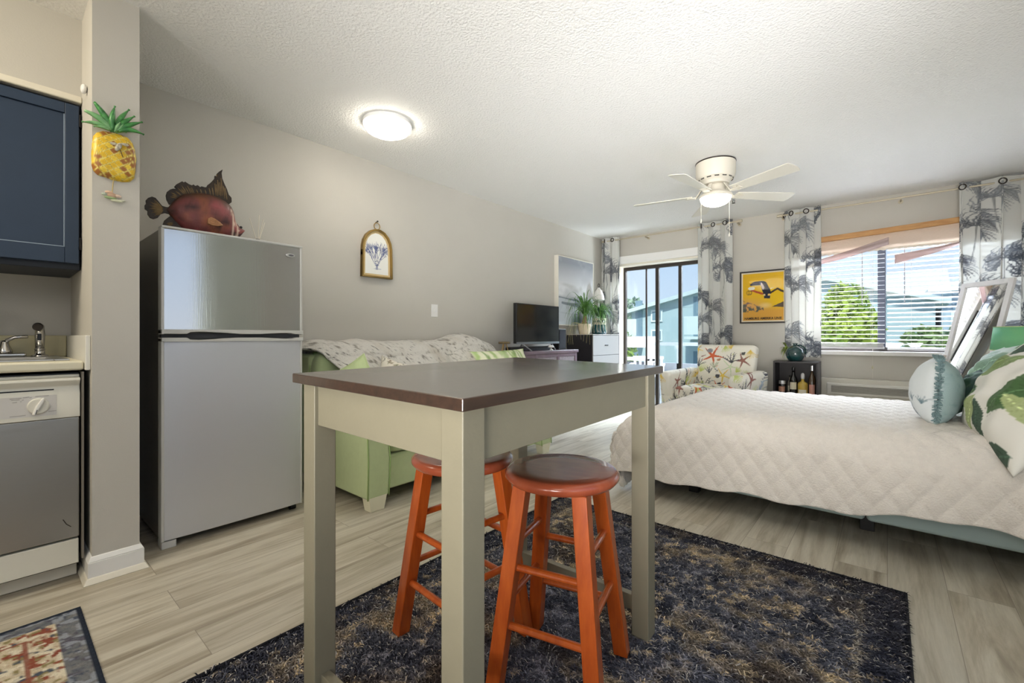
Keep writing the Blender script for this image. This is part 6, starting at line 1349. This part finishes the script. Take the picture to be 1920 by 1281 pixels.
MB().hexa([mp_(FW, FW, -0.008), mp_(MWD - FW, FW, -0.008), mp_(MWD - FW, MHT - FW, -0.008), mp_(FW, MHT - FW, -0.008)], [mp_(FW, FW, 0.0), mp_(MWD - FW, FW, 0.0), mp_(MWD - FW, MHT - FW, 0.0), mp_(FW, MHT - FW, 0.0)]).build('mirror_glass', mat('mirror', (0.92, 0.93, 0.94), 0.02, metal=1.0), mi)
print('mirror bottom', mp_(0, MHT, 0), mp_(MWD, MHT, 0))
tag(MB().box(0.36, 0.42, 5.50, 5.66, 0.0, 0.835).build('wooden_post', mat('post_white', C255(214, 208, 204), 0.6), bevel=0.003), 'short pale board standing left of the leaning mirror', 'board')

# ------------------------------------------------------------------ ceiling fan and sprinkler
FANX, FANY = -1.072, 3.835; FZ = 2.155
FANW = mat('fan_cream', C255(224, 218, 204), 0.4); BLADE = mat('fan_blade', C255(232, 228, 216), 0.45)
fn_ = thing('ceiling_fan', 'white five blade ceiling fan with glowing bowl light', 'ceiling fan', (FANX, FANY, HC))
MB().lathe([(0.150, 0), (0.150, -0.10), (0.140, -0.135), (0.115, -0.155), (0.105, -0.165), (0.105, -0.185)], (FANX, FANY, HC), 44).build('motor_housing', FANW, fn_, smooth=False, bevel=0.004)
MB().lathe([(0.1515, 0.0), (0.1535, -0.004), (0.1515, -0.010)], (FANX, FANY, HC), 44).build('ceiling_ring', DARKM, fn_, smooth=True)
vt = MB()
for k in range(14): a = k * 0.449; vt.beam((FANX + 0.131 * math.cos(a), FANY + 0.131 * math.sin(a), HC - 0.1445), (FANX + 0.131 * math.cos(a + 0.25), FANY + 0.131 * math.sin(a + 0.25), HC - 0.1445), 0.004, 0.008)
vt.build('vent_slots', mat('vent_dark', C255(70, 66, 60), 0.6), fn_)
MB().lathe([(0.06, -0.18), (0.075, -0.20), (0.075, -0.235), (0.10, -0.25), (0.122, -0.268), (0.126, -0.283), (0.12, -0.288)], (FANX, FANY, HC), 40).build('light_fitter', FANW, fn_, smooth=True)
MB().lathe([(0.119, -0.286), (0.112, -0.312), (0.09, -0.335), (0.055, -0.350), (0.0, -0.357)], (FANX, FANY, HC), 40).build('bowl', mat('lit_bowl', (1, 1, 1), 0.4, emit=C255(255, 248, 230), estr=5.0), fn_, smooth=True)
for k in range(5):
    a = R(-25.5 + 72 * k); ca_, sa_ = math.cos(a), math.sin(a)
    def bp_(r_, s_, z): return (FANX + ca_ * r_ - sa_ * s_, FANY + sa_ * r_ + ca_ * s_, z)
    ol = []
    for i in range(13): t = i / 12; r_ = 0.17 + 0.47 * t; w_ = 0.048 + 0.020 * t; ol.append((r_, w_))
    tip = [(0.64 + 0.022 * math.sin(t), 0.068 * math.cos(t)) for t in np.linspace(0.15, math.pi - 0.15, 9)]
    pts = [(0.17, -0.03)] + [(r_, -w_) for r_, w_ in ol] + [(r_, -s_) for r_, s_ in tip] + [(r_, w_) for r_, w_ in ol[::-1]] + [(0.17, 0.03)]
    pit = math.tan(R(11)); zf = lambda r_, s_: FZ + 0.004 - s_ * pit
    b_ = MB().prism(pts, lambda r_, s_: bp_(r_, s_, zf(r_, s_)), lambda r_, s_: bp_(r_, s_, zf(r_, s_) + 0.006)).build('blade', BLADE, fn_, bevel=0.0015)
    ir = MB().beam(bp_(0.09, 0, HC - 0.19), bp_(0.15, 0, FZ - 0.006), 0.03, 0.007).beam(bp_(0.148, 0, FZ - 0.005), bp_(0.235, 0, FZ + 0.001), 0.05, 0.006).beam(bp_(0.20, -0.03, zf(0.2, -0.03) - 0.004), bp_(0.20, 0.03, zf(0.2, 0.03) - 0.004), 0.03, 0.006)
    ir.build('blade_iron', FANW, fn_, bevel=0.002)
for dx_, dy_, zb_ in ((-0.09, -0.075, 1.94), (0.085, 0.08, 1.83)):
    c_ = MB().cyl((FANX + dx_, FANY + dy_, HC - 0.28), (FANX + dx_, FANY + dy_, zb_), 0.0018, n=6); co_ = c_.build('pull_chain', mat('chain', C255(220, 214, 200), 0.4), fn_)
    MB().lathe([(0.002, 0.02), (0.006, 0.008), (0.006, -0.01), (0.0, -0.014)], (FANX + dx_, FANY + dy_, zb_), 12).build('chain_pull', FANW, co_, smooth=True)
spk_ = thing('fire_sprinkler', 'small metal fire sprinkler on the ceiling beyond the fan', 'sprinkler', (-1.20, 4.92, HC))
MB().lathe([(0.034, 0), (0.032, -0.006), (0.012, -0.010), (0.010, -0.03)], (-1.20, 4.92, HC), 20).build('escutcheon', SIL, spk_, smooth=True)
MB().beam((-1.212, 4.92, HC - 0.03), (-1.206, 4.92, HC - 0.055), 0.005, 0.005).beam((-1.188, 4.92, HC - 0.03), (-1.194, 4.92, HC - 0.055), 0.005, 0.005).lathe([(0.016, -0.055), (0.016, -0.058), (0.0, -0.06)], (-1.20, 4.92, HC), 16).build('deflector', DARKM, spk_)

# ------------------------------------------------------------------ balcony and the view
CONC = mat('balcony_white', C255(222, 224, 228), 0.7, noise=0.05, nscale=5)
struct(MB().box(-4.6, -0.9, 6.05, 7.75, -0.20, -0.04).build('floor_balcony', mat('balcony_floor', C255(176, 176, 176), 0.7, noise=0.1, nscale=8)))
bl = MB().box(-4.6, -3.16, 7.55, 7.70, 0.80, 1.0).box(-4.6, -3.16, 7.55, 7.70, 0.56, 0.62).box(-4.6, -3.75, 7.55, 7.70, -0.04, 0.80).box(-3.28, -3.16, 7.55, 7.70, -0.04, 0.80)
struct(bl.build('balcony_railing', CONC, bevel=0.006))
gr_ = MB().box(-3.16, -0.9, 7.60, 7.64, 0.84, 0.90)
for k in range(5): gr_.box(-2.75 + k * 0.45, -2.72 + k * 0.45, 7.60, 7.64, -0.04, 0.84)
struct(gr_.build('balcony_handrail', mat('rail_grey', C255(150, 158, 164), 0.5)))
struct(MB().box(-4.6, -0.9, 7.60, 7.68, -0.04, 0.54).build('balcony_panel', mat('balcony_panel', C255(126, 130, 138), 0.7)))
struct(MB().box(-4.75, -4.6, 6.05, 7.75, -0.2, 2.7).build('wall_balcony', CONC))
PLW = mat('white_resin', C255(232, 232, 234), 0.4)
bc = thing('balcony_chair', 'white resin chair on the balcony behind the glass door', 'chair', (-3.0, 6.95, -0.04), R(20)); BMx = XF[bc.name]
def bq(x, y, z): return tuple(BMx @ Vector((x, y, z)))
MB().hexa([bq(*p) for p in ((-.24, -.24, .40), (.24, -.24, .40), (.24, .24, .38), (-.24, .24, .38))], [bq(*p) for p in ((-.24, -.24, .43), (.24, -.24, .43), (.24, .24, .41), (-.24, .24, .41))]).build('seat', PLW, bc, bevel=0.008)
bs_ = MB()
for k in range(6): x = -0.20 + k * 0.08; bs_.beam(bq(x, 0.23, 0.42), bq(x * 1.1, 0.36, 0.68), 0.045, 0.012, up=(0, 1, 0.2))
bs_.beam(bq(-0.25, 0.36, 0.68), bq(0.25, 0.36, 0.68), 0.02, 0.05).build('backrest', PLW, bc, bevel=0.004)
for x in (-.22, .22):
    for y in (-.22, .22): MB().beam(bq(x, y, 0.41), bq(x * 1.1, y * 1.15, 0.0), 0.035, 0.035).build('leg', PLW, bc, bevel=0.004)
    MB().beam(bq(x * 1.15, -0.24, 0.58), bq(x * 1.15, 0.28, 0.58), 0.05, 0.02).beam(bq(x * 1.15, -0.22, 0.40), bq(x * 1.15, -0.22, 0.58), 0.03, 0.03).build('armrest', PLW, bc, bevel=0.004)
GZ = -5.5
struct(MB().box(-60, 60, 8.2, 120, GZ - 0.2, GZ).build('ground', mat('ground_grass', C255(120, 132, 96), 0.95, noise=0.3, nscale=0.6)))
SID = mat('teal_siding', C255(168, 192, 200), 0.8, noise=0.06, nscale=1.5); SIDL = mat('pale_siding', C255(196, 214, 220), 0.8)
ROOFM = mat('roof_shingle', C255(190, 208, 212), 0.85, noise=0.1, nscale=4); FASC = mat('fascia', C255(210, 222, 226), 0.6); WIN = mat('far_window', C255(112, 140, 156), 0.25)
def building(label, x0, x1, y, depth, eave, ridge, gable, wins, balcs, ridge_x=None, siding=None):
    t = thing('apartment_building', label, 'building', ((x0 + x1) / 2, y + depth / 2, GZ))
    MB().box(x0, x1, y, y + depth, GZ, eave).build('walls', siding or SID, t)
    rf = MB()
    if gable:
        rx = ridge_x if ridge_x is not None else (x0 + x1) / 2; ov = 0.35
        rf.prism([(x0 - ov, eave - 0.08), (rx, ridge), (x1 + ov, eave - 0.08), (x1 + ov, eave - 0.25), (rx, ridge - 0.18), (x0 - ov, eave - 0.25)], lambda a, b: (a, y - 0.3, b), lambda a, b: (a, y + depth + 0.3, b))
        MB().prism([(x0, eave - 0.01), (x1, eave - 0.01), (rx, ridge - 0.19)], lambda a, b: (a, y, b), lambda a, b: (a, y + 0.3, b)).build('gable', siding or SID, t)
    else:
        rf.hexa([(x0 - 0.4, y - 0.5, eave), (x1 + 0.4, y - 0.5, eave), (x1 + 0.4, y + depth, eave), (x0 - 0.4, y + depth, eave)], [(x0 + 1.2, y + 3.5, ridge), (x1 - 1.2, y + 3.5, ridge), (x1 - 1.2, y + depth - 0.4, ridge), (x0 + 1.2, y + depth - 0.4, ridge)])
        MB().box(x0 - 0.4, x1 + 0.4, y - 0.52, y - 0.48, eave - 0.12, eave + 0.02).build('fascia', FASC, t)
    rf.build('roof', ROOFM, t)
    for (xa, xb, za, zb_) in wins:
        f_ = MB().box(xa - 0.07, xb + 0.07, y - 0.05, y - 0.001, za - 0.07, zb_ + 0.07).build('window', FASC, t); MB().box(xa, xb, y - 0.06, y - 0.05, za, zb_).build('pane', WIN, f_)
    for (xa, xb, z) in balcs:
        MB().box(xa, xb, y - 0.9, y - 0.002, z - 0.12, z).box(xa, xb, y - 0.92, y - 0.88, z + 0.08, z + 0.85).build('balcony', SIDL, t)
        MB().box(xa + 0.1, xb - 0.1, y - 0.03, y - 0.002, z + 0.02, z + 1.75).build('balcony_recess', WIN, t)
    return t
building('teal sided apartment house with rising gable roof beyond the balcony', -9.4, 1.2, 20.0, 10, 2.30, 3.75, True, [(-8.35, -7.95, 1.75, 2.15), (-8.35, -7.95, 0.85, 1.25)], [(-6.6, -3.6, 1.0), (-6.6, -3.6, -1.4), (-9.3, -8.75, 0.95)], ridge_x=-3.4)
building('pale blue grey apartment house behind the right window blind', 1.6, 14.0, 24.0, 10, 2.85, 3.6, False, [(3.0, 3.6, 1.5, 2.2), (5.0, 5.6, 1.5, 2.2), (3.0, 3.6, -0.6, 0.1), (5.0, 5.6, -0.6, 0.1)], [(1.8, 2.8, 1.05), (3.8, 4.8, 1.05), (1.8, 2.8, -1.2), (3.8, 4.8, -1.2)], siding=mat('bluegrey_siding', C255(166, 190, 206), 0.8))
def tree(label, c, rx, ry, rz, col1, col2, n, seed, leaf=0.10, name='leafy_tree'):
    t = thing(name, label, 'tree', (c[0], c[1], GZ), 0, 'trees outside the windows'); r_ = np.random.default_rng(seed)
    MB().tube([(c[0], c[1], GZ), (c[0] + 0.1, c[1], GZ + 2), (c[0], c[1], c[2])], [0.2, 0.15, 0.06], n=8).build('trunk', mat('bark', C255(92, 78, 64), 0.9), t)
    blobs = [(r_.normal(0, 0.45, 3), r_.uniform(0.3, 0.55)) for _ in range(16)]; vs = []; fs = []
    for k in range(n):
        b, s_ = blobs[k % 16]; d_ = r_.normal(0, 1, 3); d_ /= np.linalg.norm(d_) + 1e-6; p = b + d_ * s_ * r_.uniform(0.75, 1.05); p = np.array([c[0] + p[0] * rx, c[1] + p[1] * ry, c[2] + p[2] * rz])
        u_ = r_.normal(0, 1, 3); u_ /= np.linalg.norm(u_); w_ = np.cross(u_, d_ + 0.3 * r_.normal(0, 1, 3)); w_ /= np.linalg.norm(w_) + 1e-6; L = leaf * r_.uniform(0.6, 1.4); o = len(vs)
        vs += [p - u_ * L, p + w_ * L * 0.5, p + u_ * L, p - w_ * L * 0.5]; fs.append((o, o + 1, o + 2, o + 3))
    m_ = MB(); m_.v = [tuple(v) for v in vs]; m_.f = fs; m_.build('foliage', mat('leaf_' + name + str(seed), col1, 0.6, color2=col2, nscale=1.2, transl=0.35), t)
    return t
YG1, YG2 = C255(176, 196, 92), C255(112, 148, 62)
tree('bright yellow green tree filling the left window pane', (-0.85, 13.6, 0.70), 0.95, 0.9, 1.15, YG1, YG2, 9000, 1)
tree('bright green tree at the left edge of the window view', (-1.75, 16.2, 0.75), 0.9, 0.8, 1.15, YG1, YG2, 6000, 2)
tree('low green bush tree in front of the blue grey house', (0.75, 14.6, -0.05), 0.9, 0.8, 0.95, C255(150, 176, 110), C255(96, 128, 84), 6000, 3)
tree('grey green tree before the right end of the blue grey house', (2.0, 16.0, 0.55), 0.9, 0.8, 1.2, C255(140, 166, 130), C255(96, 126, 100), 5000, 4)
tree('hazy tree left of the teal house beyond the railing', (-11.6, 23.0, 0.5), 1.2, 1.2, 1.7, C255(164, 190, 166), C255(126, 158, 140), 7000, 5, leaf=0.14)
tree('small bright green tree just over the balcony railing', (-8.1, 15.5, 0.1), 0.9, 0.9, 1.6, C255(160, 190, 96), C255(104, 146, 70), 5000, 6)
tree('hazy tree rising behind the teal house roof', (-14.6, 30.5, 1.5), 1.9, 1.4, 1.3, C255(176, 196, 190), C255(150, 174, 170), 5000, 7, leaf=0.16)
